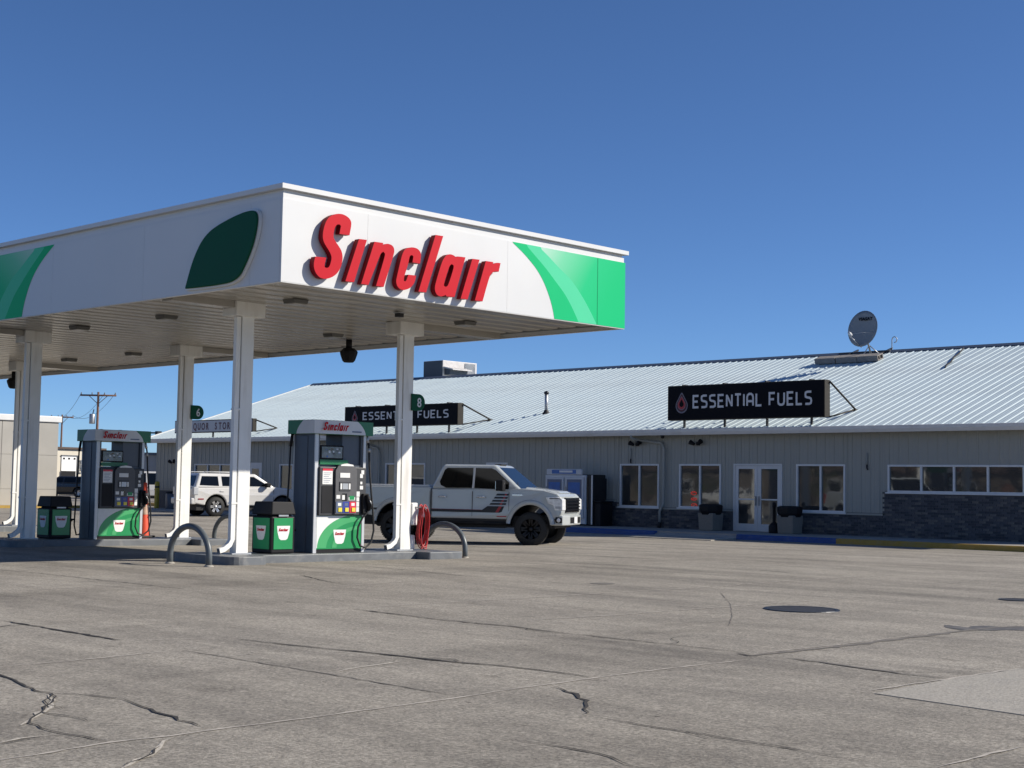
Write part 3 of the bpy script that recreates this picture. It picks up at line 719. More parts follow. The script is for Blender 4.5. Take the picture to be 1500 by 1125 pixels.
MB().tube([cD - wD * .68, feed - wD * .08], .022, 6).tube([feed - uD * .01, cD + uD * .46 - wD * .1], .008, 5).obj('feed_arm', M['galv'], db)
MB().lathe([(.001, .12), (.045, .12), (.06, 0), (.05, -.12), (.001, -.12)], 10, Matrix.Translation(feed) @ nD.to_track_quat('Z', 'Y').to_matrix().to_4x4()).obj('feed_horn', M['sign_white'], db)
zs = rz_(46.75)
MB().tube([cD - nD * .05, cD - nD * .25 - wD * .1, (cD.x, 46.75, zs + .05)], .035, 8).tube([(cD.x - .3, 46.5, rz_(46.5) + .05), (cD.x, 46.6, zs + .45)], .018, 6).tube([(cD.x + .3, 46.9, rz_(46.9) + .05), (cD.x, 46.6, zs + .45)], .018, 6).obj('mast', M['galv'], db)
sl_ = MB()
for yy in (46.2, 47.5): sl_.box(-28.8, -26.7, yy - .04, yy + .04, rz_(yy) + .03, rz_(yy) + .09)
for xx in (-28.3, -26.9): sl_.hexa([(xx - .03, 46.1, rz_(46.1) + .02), (xx + .03, 46.1, rz_(46.1) + .02), (xx + .03, 48.0, rz_(48.0) + .02), (xx - .03, 48.0, rz_(48.0) + .02)], [(xx - .03, 46.1, rz_(46.1) + .08), (xx + .03, 46.1, rz_(46.1) + .08), (xx + .03, 48.0, rz_(48.0) + .08), (xx - .03, 48.0, rz_(48.0) + .08)])
sl_.obj('sled', M['dark_metal'], db)
def cmu(i, cx, y, lab):
    t = thing('concrete_block', lab, 'concrete block', (cx, y, rz_(y) + .04)); t.rotation_euler = (AN, 0, 0)
    b = MB().box(-.42, .42, -.2, .2, 0, .035).box(-.42, .42, -.2, .2, .165, .2).box(-.42, .42, -.2, -.165, .035, .165).box(-.42, .42, .165, .2, .035, .165).box(-.4, .40, -.02, .02, .035, .165).box(-.3, .3, -.165, .165, .0355, .1645)
    loc_link('block', b.mesh('block', M['cmu']), t)
for i, (cx, lab) in enumerate([(-28.62, 'rough concrete block at the left end of the dish sled'), (-27.74, 'rough concrete block in the middle of the dish sled'), (-26.88, 'concrete block with two hollow cores facing out, on the dish sled')]): cmu(i, cx + .1, 46.25, lab)
t = thing('conduit_hook', 'thin curled conduit pipe standing on the ridge near the dish', 'pipe', (-26.85, 47.9, 6.5))
MB().tube([(-26.85, 47.9, 6.45), (-26.85, 47.9, 6.98), (-26.82, 47.9, 7.06), (-26.75, 47.9, 7.10), (-26.67, 47.9, 7.06), (-26.64, 47.9, 6.98), (-26.68, 47.9, 6.90), (-26.76, 47.9, 6.88)], .018, 6).obj('pipe', M['galv'], t)
t = thing('roof_cable', 'loose black cable lying down the metal roof right of the dish', 'cable', (-23.3, 45, rz_(45)))
MB().tube([(-23.75, 47.3, rz_(47.3) + .06), (-23.55, 46.6, rz_(46.6) + .05), (-23.45, 46.0, rz_(46.0) + .045), (-23.2, 45.3, rz_(45.3) + .05), (-23.15, 44.9, rz_(44.9) + .045), (-23.0, 44.5, rz_(44.5) + .05)], .025, 6).obj('cable', M['sign_edge'], t)

# ================================================================== fuel canopy
XC, YC, YD, ZB, ZT, XE = -18.56, 13.98, 22.52, 4.618, 6.18, -50.3
ROWS = (-22.03, -30.28, -38.53, -46.78); CY = (15.785, 19.75)
CYR = {ROWS[0]: CY, ROWS[1]: (16.03, 20.03), ROWS[2]: (16.1, 20.1), ROWS[3]: (16.1, 20.1)}   # the column lines are not quite parallel to the fascia
canopy = thing('fuel_canopy', 'white fuel station canopy with green swooshes on its tall fascia', 'canopy', (-34.4, 18.25, 0))
ZP = 5.945
def fascia(ax, pos, sgn, cuts, mt='white_fascia'):
    """panels along one side; ax is the axis the side runs along"""
    for a, b in zip(cuts[:-1], cuts[1:]):
        a2, b2 = a + .002, b - .002; t0, t1 = sorted((pos, pos - sgn * .05))
        (MB().box(t0, t1, a2, b2, ZB, ZP) if ax == 'y' else MB().box(a2, b2, t0, t1, ZB, ZP)).obj('fascia_panel', M[mt], canopy)
ysm = [YC, at(537.8, 380, 'x', XC).y, at(742.8, 430, 'x', XC).y, at(875, 430, 'x', XC).y, YD]
xsm = sorted([XC - .051, at(367, 360, 'y', YC).x, at(210.6, 380, 'y', YC).x, at(77, 400, 'y', YC).x] + [at(77, 400, 'y', YC).x - 3.3 * k for k in range(1, 7)] + [XE])
fascia('y', XC, 1, ysm); fascia('x', YC, -1, xsm); fascia('x', YD, 1, [XE] + [XE + 3.2 * k for k in range(1, 10)] + [XC - .051]); fascia('y', XE, -1, [YC + .051, 18.2, YD - .051])
def ring(o, z0, z1, nm, mt, th=.2):
    """a band all round the canopy, o metres proud (negative: recessed)"""
    m_ = MB().box(XC + o - th, XC + o, YC - o, YD + o, z0, z1).box(XE - o, XE - o + th, YC - o, YD + o, z0, z1).box(XE - o + th, XC + o - th, YC - o, YC - o + th, z0, z1).box(XE - o + th, XC + o - th, YD + o - th, YD + o, z0, z1)
    return m_.obj(nm, M[mt], canopy)
ring(-.052, ZB + .08, ZP + .02, 'fascia_frame', 'siding_gap', .10)
ring(-.02, ZP + .004, 6.045, 'frieze', 'white_fascia')
ring(-.05, 6.046, 6.10, 'coping_neck', 'white_metal')
ring(.05, 6.101, ZT, 'coping', 'white_fascia', .3)
ring(-.004, ZB - .012, ZB - .002, 'drip_edge', 'white_metal', .06)
MB().box(XE + .2, XC - .2, YC + .2, YD - .2, 6.0, 6.06).obj('deck_top', M['galv'], canopy)
# soffit planks running across the canopy
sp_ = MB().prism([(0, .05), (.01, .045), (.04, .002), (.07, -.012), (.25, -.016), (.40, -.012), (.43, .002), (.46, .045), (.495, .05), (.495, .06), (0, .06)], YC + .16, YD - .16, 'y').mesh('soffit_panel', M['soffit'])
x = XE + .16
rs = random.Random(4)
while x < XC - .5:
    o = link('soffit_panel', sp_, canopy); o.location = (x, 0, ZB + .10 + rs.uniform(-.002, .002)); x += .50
MB().box(XE + .15, XC - .15, YC + .15, YD - .15, ZB + .145, ZB + .16).obj('deck', M['siding_gap'], canopy)
for rx in ROWS:
    for ya, yb_ in ((YC + .16, CYR[rx][0] - .321), (CYR[rx][1] + .321, YD - .16)):
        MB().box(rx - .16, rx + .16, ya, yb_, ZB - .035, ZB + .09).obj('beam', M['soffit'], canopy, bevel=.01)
    for cy in CYR[rx]:
        g0 = gz(rx, cy) + .15
        MB().box(rx - .10, rx + .10, cy - .10, cy + .165, g0, ZB - .12).obj('column', M['column_white'], canopy, bevel=.008)
        MB().box(rx - .22, rx + .22, cy - .32, cy + .32, ZB - .17, ZB + .088).obj('column_cap', M['column_white'], canopy, bevel=.01)
        MB().box(rx - .14, rx + .14, cy - .21, cy + .21, g0 - .02, g0 + .02).obj('base_plate', M['galv'], canopy)
        # square downspout on the near side with a kick-out shoe
        dx, dy = rx + .045, cy - .10 - .07
        pth = [(dx, dy, ZB - .18), (dx, dy, g0 + .26), (dx, dy - .05, g0 + .17), (dx, dy - .17, g0 + .09), (dx, dy - .27, g0 + .065)]
        d_ = MB(); hw, hd = .045, .045; vv = []
        P = [Vector(p) for p in pth]
        for i, p in enumerate(P):
            t_ = (P[min(i + 1, len(P) - 1)] - P[max(i - 1, 0)]).normalized(); nn = Vector((1, 0, 0)).cross(t_).normalized()
            for sa, sb in ((-1, -1), (1, -1), (1, 1), (-1, 1)): vv.append(p + Vector((1, 0, 0)) * (sa * hw) + nn * (sb * hd))
        ff = [(4 * i + k, 4 * i + (k + 1) % 4, 4 * i + 4 + (k + 1) % 4, 4 * i + 4 + k) for i in range(len(P) - 1) for k in range(4)]
        d_.add(vv, ff).obj('downspout', M['column_white'], canopy)
        e = P[-1]; MB().box(e.x - .04, e.x + .04, e.y - .002, e.y + .004, e.z - .03, e.z + .045).obj('downspout_mouth', M['seam'], canopy)
        for zz in (g0 + .9, g0 + 2.6): MB().box(dx - .055, dx + .055, dy - .055, cy - .099, zz, zz + .03).obj('downspout_strap', M['column_white'], canopy)
# printed swooshes: thin vinyl sheets on the fascia
def sheet(pts3, nm, mt, uvfn=None):
    o = MB().add(pts3, [list(range(len(pts3)))]).obj(nm, M[mt], canopy)
    if uvfn:
        uv = o.data.uv_layers.new(name='UVMap')
        for lp in o.data.loops: uv.data[lp.index].uv = (uvfn(o.data.vertices[lp.vertex_index].co), 0.)
    return o
CZ = (740, 340, 7.5)
def fx(p, off): q = at(CZ[0] + p[0] / CZ[2], CZ[1] + p[1] / CZ[2], 'x', XC + off); return (q.y, min(max(q.z, ZB + .002), ZP - .002))
c0 = [(80, 112), (130, 160), (200, 230), (270, 310), (340, 400), (400, 500), (450, 610), (495, 740), (525, 860), (540, 955)]
c1 = [(235, 148), (330, 260), (440, 390), (560, 550), (660, 690), (740, 840), (805, 985)]
c2 = [(390, 180), (480, 270), (600, 400), (720, 520), (830, 680), (920, 840), (1005, 1015)]
def dens(c, n=24):
    out = []
    for i in range(n + 1):
        t = i / n * (len(c) - 1); k = min(int(t), len(c) - 2); u_ = t - k
        p0, p1, p2, p3 = (c[max(k - 1, 0)], c[k], c[k + 1], c[min(k + 2, len(c) - 1)])
        out.append(tuple(.5 * (2 * p1[d] + (p2[d] - p0[d]) * u_ + (2 * p0[d] - 5 * p1[d] + 4 * p2[d] - p3[d]) * u_ ** 2 + (3 * p1[d] - p0[d] - 3 * p2[d] + p3[d]) * u_ ** 3) for d in (0, 1)))
    return out
def ends(c2d): c2d[0] = (c2d[0][0], ZP - .002); c2d[-1] = (c2d[-1][0], ZB + .002); return c2d
K0, K1, K2 = [ends([fx(p, .003) for p in dens(c)]) for c in (c0, c1, c2)]
ytop = [k[0][0] for k in (K0, K1, K2)]
def swoosh(mapf, endc):
    """mapf(s, z, off) -> world; s runs from the curve start toward the canopy corner"""
    Y9 = endc
    A = [mapf(s_, z_, .003) for s_, z_ in K2] + [mapf(Y9, ZB + .002, .003), mapf(Y9, ZP - .002, .003)]
    lo_, hi_ = K2[0][0] - .15, K2[0][0] + 1.75
    o = sheet(A, 'green_print', 'green_fade')
    uv = o.data.uv_layers.new(name='UVMap'); sv = [k[0] for k in K2] + [Y9, Y9]
    for lp in o.data.loops: uv.data[lp.index].uv = (max(0, min(1, (sv[lp.vertex_index] - lo_) / (hi_ - lo_))), 0)
    sheet([mapf(s_, z_, .003) for s_, z_ in K1] + [mapf(s_, z_, .003) for s_, z_ in reversed(K2)], 'green_print', 'green_light')
    sheet([mapf(s_, z_, .003) for s_, z_ in K0] + [mapf(s_, z_, .003) for s_, z_ in reversed(K1)], 'green_print', 'green_dark')
swoosh(lambda s_, z_, o: (XC + o, s_, z_), YD - .002)
xg = at(79, 380, 'y', YC).x   # where the mirrored print starts on the long side
swoosh(lambda s_, z_, o: (xg - (s_ - K0[0][0]), YC - o, z_), K0[0][0] + 4.2)
for z0_, z1_ in ((ZB + .004, ZP - .004),): MB().box(XC + .0035, XC + .0045, ysm[3] - .007, ysm[3] + .007, z0_, z1_).obj('panel_seam', M['seam_green'], canopy)
# sign letters on the end fascia
AZ, BZ = (440, 300, 7.5), (580, 330, 9.375)
LET = [
 (AZ, [[(540, 335), (563, 215), (555, 170), (520, 130), (470, 103), (420, 97), (370, 105), (320, 130), (285, 175), (262, 240), (246, 320), (248, 375), (265, 425), (300, 480), (330, 530), (345, 575), (338, 620), (325, 665), (310, 690), (285, 694), (268, 685), (265, 660), (285, 580), (165, 568), (147, 640), (150, 700), (175, 760), (215, 800), (260, 813), (300, 812), (350, 795), (400, 760), (440, 700), (460, 630), (466, 570), (455, 510), (430, 465), (395, 415), (370, 375), (362, 335), (375, 265), (390, 230), (410, 213), (435, 217), (446, 235), (430, 318)]]),
 (AZ, [[(645, 375), (732, 385), (590, 850), (495, 838)]]),
 (AZ, [[(815, 405), (912, 419), (904, 440), (935, 429), (970, 428), (1012, 445), (1034, 485), (1030, 540), (915, 902), (832, 890), (928, 570), (930, 535), (912, 515), (888, 528), (868, 575), (748, 880), (668, 868)]]),
 (BZ, [[(330, 527), (348, 420), (340, 370), (300, 320), (230, 300), (170, 308), (120, 335), (95, 380), (75, 440), (15, 700), (2, 760), (10, 820), (40, 865), (90, 890), (130, 888), (190, 865), (235, 820), (262, 770), (278, 690), (170, 678), (150, 740), (135, 770), (110, 765), (108, 720), (170, 530), (185, 440), (200, 412), (225, 410), (240, 430), (228, 508)]]),
 (BZ, [[(545, 132), (650, 148), (415, 922), (310, 908)]]),
 (BZ, [[(955, 440), (805, 985), (690, 975), (687, 956), (650, 972), (610, 978), (570, 962), (540, 915), (532, 850), (560, 740), (620, 540), (655, 455), (700, 405), (745, 395), (795, 412), (822, 436), (835, 425)], [(770, 533), (795, 555), (790, 600), (730, 790), (705, 840), (675, 845), (658, 825), (665, 780), (725, 590), (745, 545)]]),
 (BZ, [[(1050, 460), (1150, 472), (985, 1018), (890, 1005)]]),
 (BZ, [[(1235, 490), (1338, 505), (1328, 532), (1385, 512), (1437, 520), (1412, 638), (1350, 630), (1310, 665), (1280, 720), (1190, 1045), (1085, 1030)]])]
XF = XC + .135
GLY = []
for z, ols in LET:
    GLY.append([smooth_poly([(lambda q: (q.y, q.z))(at(z[0] + a / z[2], z[1] + b / z[2], 'x', XF)) for a, b in ol], 2) for ol in ols])
fs_ = thing('fascia_sign', 'large raised red letters reading Sinclair on the sunlit white fascia', 'sign', (XC, 17, 5.0))
for g_ in GLY:
    v, f = curve_mesh('letter', g_, .11)
    b = MB()
    cy0 = 0
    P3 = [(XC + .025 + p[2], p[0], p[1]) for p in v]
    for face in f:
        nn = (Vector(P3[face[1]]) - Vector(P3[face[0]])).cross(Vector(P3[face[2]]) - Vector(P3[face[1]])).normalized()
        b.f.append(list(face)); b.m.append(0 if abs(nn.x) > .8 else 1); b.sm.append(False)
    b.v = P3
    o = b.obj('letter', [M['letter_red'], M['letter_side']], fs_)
# a simple word outline for small copies of the lettering (pump toppers, bins): centred, unit width
ay = [p[0] for g_ in GLY for ol in g_ for p in ol]; az_ = [p[1] for g_ in GLY for ol in g_ for p in ol]
cy_, cz_, wd_ = (min(ay) + max(ay)) / 2, (min(az_) + max(az_)) / 2, max(ay) - min(ay)
# the fascia drops along the word only through perspective, so the word is upright here
WORD = []
for g_ in GLY:
    v, f = curve_mesh('w', [[((a - cy_) / wd_, (b - cz_) / wd_) for a, b in ol] for ol in g_], .004); WORD.append((v, f))
def word(mb, O, A, B, N, width, mi=0):
    for v, f in WORD: mb.add(place([(p[0] * width, p[1] * width, p[2]) for p in v], O, A, B, N), f, mi)
    return mb
# plain green raised plaque on the long side of the fascia
pl = thing('fascia_plaque', 'plain dark green raised plaque on the shaded side of the canopy fascia', 'sign', (-21, YC, 5.2))
x0, z0 = at(268, 415, 'y', YC - .1)[0], at(268, 418, 'y', YC - .1)[2]
def plq(u, v): q = at(u, v, 'y', YC - .1); return (q.x, q.z)
out = smooth_poly([plq(*p) for p in [(270, 423), (282, 378), (300, 342), (330, 322), (366, 306), (378, 312), (372, 352), (360, 384), (346, 412), (310, 419)]], 3, 80)
cxp, czp = sum(p[0] for p in out) / len(out), sum(p[1] for p in out) / len(out)
MB().prism([(cxp + (a - cxp) * 1.03, czp + (b - czp) * 1.04) for a, b in out], YC - .06, YC - .004, 'y').obj('rim', M['white_metal'], pl)
MB().prism(out, YC - .10, YC - .061, 'y').obj('plaque_face', M['plaque_green'], pl, bevel=.02, seg=3)
# canopy lights
def clight(x, y, lab):
    t = thing('canopy_light', 'flat square downlight fixed under the canopy soffit', 'light', (x, y, ZB + .10), group='downlights under the canopy')
    loc_link('housing', CL[0], t, .01); loc_link('lens', CL[1], t)
CL = [MB().hexa([(-.15, -.15, -.085), (.15, -.15, -.085), (.15, .15, -.085), (-.15, .15, -.085)], [(-.17, -.17, -.012), (.17, -.17, -.012), (.17, .17, -.012), (-.17, .17, -.012)]).mesh('housing', M['light_housing']),
      MB().box(-.125, .125, -.125, .125, -.098, -.0855).mesh('lens', M['lens'])]
for x in (-20.85, -25.0, -28.35, -33.1, -36.35, -41.3):
    for y in (16.05, 20.3): clight(x, y, '')
t = thing('soffit_vent', 'small dark box fixed under the soffit beside the end column', 'box', (-20.7, 18.4, ZB + .08))
loc_link('box', MB().box(-.06, .06, -.06, .06, -.09, .0).mesh('box', M['dark_metal']), t); loc_link('flange', MB().box(-.08, .08, -.08, .08, -.02, .001).mesh('flange', M['galv']), t)
def horn(x, y, lab):
    t = thing('camera_dome', lab, 'camera', (x, y, ZB))
    loc_link('stem', MB().tube([(0, 0, .08), (0, 0, -.14)], .07, 10).mesh('stem', M['black_plastic']), t)
    loc_link('housing', MB().lathe([(.001, -.10), (.13, -.12), (.21, -.20), (.20, -.26), (.15, -.40), (.11, -.44), (.001, -.45)], 10, smooth=False).mesh('housing', M['black_plastic']), t)
horn(-25.6, 21.25, 'black camera dome hanging from the canopy edge between two columns')
_q = at(20, 560, 'z', 4.37)
horn(_q.x, _q.y, 'black camera dome hanging from the canopy beside the far column')

# ================================================================== islands
def island(rx, lab):
    y0, y1 = (15.0, 20.55) if rx == ROWS[0] else (15.2, 20.85); zg = min(gz(rx, y) for y in (15, 17.7, 20.5))
    t = thing('pump_island', lab, 'kerb', (rx, 17.8, gz(rx, 17.8)))
    def rc(x0, x1, ya, yb, r_=.18):
        p = []
        for cx, cy, a0 in ((x1 - r_, ya + r_, -90), (x1 - r_, yb - r_, 0), (x0 + r_, yb - r_, 90), (x0 + r_, ya + r_, 180)):
            for k in range(5): a = R(a0 + 22.5 * k); p.append((cx + r_ * math.cos(a), cy + r_ * math.sin(a)))
        return p
    def slab(x0, x1, ya, yb, nm, r_, dz=0):
        pts = rc(x0, x1, ya, yb, r_); n = len(pts)
        v = [(a, b, gz(rx, b) - .15) for a, b in pts] + [(a, b, gz(rx, b) + .148 + dz) for a, b in pts]
        f = [(i, (i + 1) % n, n + (i + 1) % n, n + i) for i in range(n)] + [list(range(n, 2 * n))]
        MB().add(v, f).obj(nm, M['island_paint'], t, bevel=.012)
    slab(rx - .60, rx + .60, y0 + .62, y1 - .82, 'middle_kerb', .02, -.004)
    slab(rx - .98, rx + .98, y0, y0 + .82, 'end_kerb', .22); slab(rx - .98, rx + .98, y1 - .92, y1, 'end_kerb', .05)
island(ROWS[0], 'grey painted pump island carrying the pump nearest the store'); island(ROWS[1], 'grey pump island under the canopy beside the orange cone')
island(ROWS[2], 'grey pump island deepest under the canopy')
def hoop(x0, x1, y, lab, h=.72):
    xm = (x0 + x1) / 2; hw = (x1 - x0) / 2; zg = gz(xm, y)
    t = thing('hoop_bollard', lab, 'bollard', (xm, y, zg))
    path = [(-hw, 0, -.05), (-hw, 0, h - .55)] + [(-hw * math.cos(R(a)), 0, h - .55 + .5 * math.sin(R(a))) for a in range(8, 173, 9)] + [(hw, 0, h - .55), (hw, 0, -.05)]
    loc_link('hoop', MB().tube(path, .055, 12).mesh('hoop', M['hoop_paint']), t)
    for s_ in (-1, 1): loc_link('foot_collar', MB().lathe([(.085, .0), (.085, .012), (.056, .03)], 12, Matrix.Translation((s_ * hw, 0, 0))).mesh('foot_collar', M['patch']), t)
hoop(-22.15, -20.97, 14.45, 'grey steel hoop guarding the column end of the nearer pump island')
hoop(-22.55, -21.30, 20.85, 'grey steel hoop beside the red hose reel')
hoop(-31.15, -29.95, 21.6, 'grey steel hoop at the store end of the cone island')
hoop(-30.9, -29.7, 14.45, 'grey steel hoop at the road end of the cone island')

# ================================================================== fuel dispensers
def dispenser(loc, lab):
    t = thing('fuel_dispenser', lab, 'fuel pump', loc)
    D, Wd = .30, 1.24; y0 = -Wd / 2
    def P(nm, mb, mt, par=t, bev=0.):
        return loc_link(nm, mb.mesh(nm, M[mt] if isinstance(mt, str) else [M[k] for k in mt]), par, bev)
    def bx(u0, u1, z0, z1, d0, d1): return MB().box(d0, d1, y0 + u0, y0 + u1, z0, z1)
    # end posts
    P('end_post', MB().box(-D, D, y0, y0 + .13, 0, 2.24).box(-.10, .10, y0 - .012, y0 - .001, .02, 2.2), 'grey_pump', bev=.012)
    P('end_post', MB().box(-D, D, y0 + Wd - .10, y0 + Wd, 0, 2.24), 'grey_pump', bev=.012)
    P('inner_post', MB().box(-D + .06, D - .04, y0 + .70, y0 + Wd - .101, 1.66, 2.24), 'grey_pump', bev=.01)
    P('cabinet', MB().box(-D + .02, D - .02, y0 + .131, y0 + Wd - .101, .0, 1.66), 'grey_pump')
    for s_ in (1, -1):
        X = lambda a: s_ * a
        def fb(u0, u1, z0, z1, d0, d1): a, b = sorted((X(d0), X(d1))); return MB().box(a, b, y0 + u0, y0 + u1, z0, z1)
        P('post_trim', fb(-.002, .075, 0, 2.24, D + .001, D + .03), 'trim_light'); P('post_trim', fb(Wd - .06, Wd + .002, 0, 2.24, D + .001, D + .03), 'trim_light')
        lp = P('lower_panel', fb(.08, Wd - .065, .07, .70, D + .001, D + .02), 'pump_green')
        P('kick_plate', fb(.08, Wd - .065, .0, .066, D + .001, D + .012), 'black_plastic')
        if s_ == 1:
            # pale curved bands printed on the lower panel
            def band(r0, r1, mt, o):
                q0 = []; q1 = []
                for k in range(17):
                    a = R(90 + 90 * k / 16); q0.append((1.12 + r0 * math.cos(a), .09 + r0 * .62 * math.sin(a))); q1.append((1.12 + r1 * math.cos(a), .09 + r1 * .62 * math.sin(a)))
                pts = [(max(.085, min(Wd - .07, u)), max(.075, min(.695, z))) for u, z in q0 + q1[::-1]]
                v = [(D + .02 + o, y0 + u, z) for u, z in pts]; n = 17
                P('printed_band', MB().add(v, [(i, i + 1, 2 * n - 2 - i, 2 * n - 1 - i) for i in range(n - 1)]), mt, lp)
            band(1.02, 1.6, 'sticker', .002); band(.80, 1.02, 'pump_green2', .003); band(.55, .66, 'pump_green2', .0035)
            shield(lambda a, b, o: (D + .024 + o, y0 + .64 + a, .30 + b), .155, lambda nm, mb, mt: P(nm, mb, mt, lp))
        con = P('console', fb(.085, Wd - .012, .705, 1.62, D + .001, D + .07), 'console', bev=.012)
        if s_ == -1: continue
        Q = lambda nm, b, mt: P(nm, b, mt, con)
        f2 = D + .071
        Q('speaker_panel', fb(.14, .40, .75, 1.26, f2, f2 + .008), 'black_plastic')
        Q('notice', fb(.15, .39, 1.29, 1.585, f2, f2 + .006), 'sticker'); Q('notice_header', fb(.15, .39, 1.545, 1.585, f2 + .0065, f2 + .008), 'red_btn')
        for k in range(6): Q('notice_line', fb(.175, .36 - .03 * (k % 3), 1.50 - .035 * k, 1.508 - .035 * k, f2 + .0065, f2 + .0075), 'slate_btn')
        pts = [(.44, .73), (.96, .73), (.96, 1.56), (.90, 1.64), (.70, 1.68), (.50, 1.64), (.44, 1.56)]
        Q('payment_module', MB().prism([(y0 + a, b) for a, b in pts], D + .0705, D + .115, 'x'), 'console_mid')
        f3 = D + .1155
        Q('module_cap', MB().prism([(y0 + a, b) for a, b in [(.54, 1.64), (.87, 1.64), (.85, 1.668), (.70, 1.69), (.57, 1.668)]], D + .06, D + .125, 'x'), 'sticker')
        Q('display', fb(.54, .78, 1.42, 1.51, f3, f3 + .008), 'sticker'); Q('keypad', fb(.53, .80, 1.17, 1.34, f3, f3 + .012), 'console')
        Q('keypad_plate', fb(.60, .73, 1.20, 1.31, f3 + .0125, f3 + .018), 'galv'); Q('key_label', fb(.545, .585, 1.20, 1.31, f3 + .0125, f3 + .016), 'sticker'); Q('key_label', fb(.75, .79, 1.20, 1.31, f3 + .0125, f3 + .016), 'sticker')
        Q('receipt_slot', fb(.61, .72, .98, 1.12, f3, f3 + .004), 'black_gloss'); Q('label', fb(.46, .55, 1.02, 1.09, f3, f3 + .005), 'sticker'); Q('label', fb(.60, .665, 1.0, 1.09, f3 + .0045, f3 + .006), 'sticker'); Q('label', fb(.76, .92, .99, 1.05, f3, f3 + .005), 'sticker')
        Q('label', fb(.78, .90, 1.0, 1.075, f3 + .0052, f3 + .007), 'pump_green')
        for k, mt in enumerate(('slate_btn', 'blue_btn', 'red_btn')):
            a = .455 + .165 * k; g_ = Q('grade_panel', fb(a, a + .155, .755, .965, f3, f3 + .01), mt)
            P('grade_button', fb(a + .05, a + .135, .775, .85, f3 + .0105, f3 + .022), 'yellow_btn', con); P('grade_label', fb(a + .04, a + .12, .885, .94, f3 + .0105, f3 + .013), 'sticker' if k != 1 else 'slate_btn', con)
        for u0, u1, z0, z1 in ((1.10, 1.17, 1.49, 1.57), (1.07, 1.14, 1.42, 1.50), (1.08, 1.13, 1.30, 1.35), (1.07, 1.15, 1.20, 1.27), (.985, 1.07, 1.06, 1.16), (.99, 1.06, .97, 1.05), (.99, 1.06, .87, .96), (.99, 1.06, .77, .86)):
            Q('label', fb(u0, u1, z0, z1, f2, f2 + .005), 'sticker')
        # screen housing and promo strip between the posts
        sh = P('screen_housing', fb(.135, .698, 1.76, 2.03, D - .18, D + .01), 'black_plastic', bev=.01)
        P('screen', fb(.17, .665, 1.79, 2.0, D + .0105, D + .014), 'screen', sh)
        rs = random.Random(2)
        for k in range(12):
            a, b = rs.uniform(.18, .60), rs.uniform(1.80, 1.96); P('screen_tile', fb(a, a + rs.uniform(.03, .06), b, b + rs.uniform(.02, .05), D + .0142, D + .0155), rs.choice(['sticker', 'slate_btn', 'tan_wall', 'trim_light', 'ice_blue', 'wood', 'console_mid']), sh)
        P('promo_strip', fb(.12, .80, 1.665, 1.755, D - .05, D + .03), 'topper_green')
        # nozzle in its boot and the hose
        P('nozzle_boot', fb(1.12, 1.26, .74, 1.12, D + .07, D + .13), 'black_plastic', bev=.01)
        nz = P('nozzle', MB().tube([(D + .15, y0 + 1.19, 1.10), (D + .17, y0 + 1.22, 1.0), (D + .17, y0 + 1.25, .90), (D + .15, y0 + 1.25, .80)], [.03, .045, .045, .03], 8).tube([(D + .14, y0 + 1.2, 1.05), (D + .21, y0 + 1.25, .96), (D + .2, y0 + 1.24, .84)], .014, 6), 'black_plastic')
        P('nozzle_lever', MB().tube([(D + .19, y0 + 1.21, 1.02), (D + .235, y0 + 1.24, .92)], .012, 6), 'galv', nz)
        yh = y0 + Wd
        P('hose', MB().tube([(D + .03, yh + .05, 2.12), (D + .05, yh + .06, 2.0), (D + .06, yh + .08, 1.6), (D + .07, yh + .13, 1.1), (D + .08, yh + .18, .7), (D + .08, yh + .20, .4), (D + .08, yh + .14, .18), (D + .08, yh + .0, .08), (D + .085, yh - .14, .12), (D + .09, yh - .22, .28), (D + .10, yh - .21, .48), (D + .12, yh - .12, .66), (D + .14, yh - .02, .76), (D + .15, y0 + 1.25, .82)], .019, 8), 'rubber')
        P('hose_swivel', MB().tube([(D + .0, yh + .03, 2.24), (D + .03, yh + .05, 2.10)], .03, 8).tube([(D + .05, yh + .06, 2.0), (D + .052, yh + .062, 1.92)], .028, 8), 'galv')
    # second hose hanging on the far side
    P('hose', MB().tube([(-D - .05, y0 - .06, 2.1), (-D - .06, y0 - .07, 1.5), (-D - .06, y0 - .10, .8), (-D - .05, y0 - .12, .3), (-D + .02, y0 - .10, .08), (-D + .10, y0 - .06, .10)], .018, 8), 'rubber')
    P('hose_swivel', MB().tube([(-D - .04, y0 - .03, 2.24), (-D - .05, y0 - .06, 2.0)], .03, 8), 'black_plastic')
    # topper: bowed box with printed swoosh
    TX, TY0, TY1, TZ0, TZ1 = .40, y0 - .10, y0 + Wd + .12, 2.235, 2.50
    def outline(o):
        p = []
        for k in range(9): u_ = k / 8; p.append((TX + o + .06 * math.sin(math.pi * u_), TY0 - o + (TY1 - TY0 + 2 * o) * u_))
        for k in range(9): u_ = 1 - k / 8; p.append((-TX - o - .06 * math.sin(math.pi * u_), TY0 - o + (TY1 - TY0 + 2 * o) * u_))
        return p
    tp = P('topper', MB().prism(outline(0), TZ0, TZ1, 'z'), 'topper_green', bev=.008)
    def tface(u, z, o): return (TX + .06 * math.sin(math.pi * u) + o, TY0 + (TY1 - TY0) * u, TZ0 + (TZ1 - TZ0) * z)
    def arc_u(z, u0, u1): return u0 + (u1 - u0) * (1 - z) ** .55
    zz = [k / 10 for k in range(11)]
    mb = MB(); n = 14
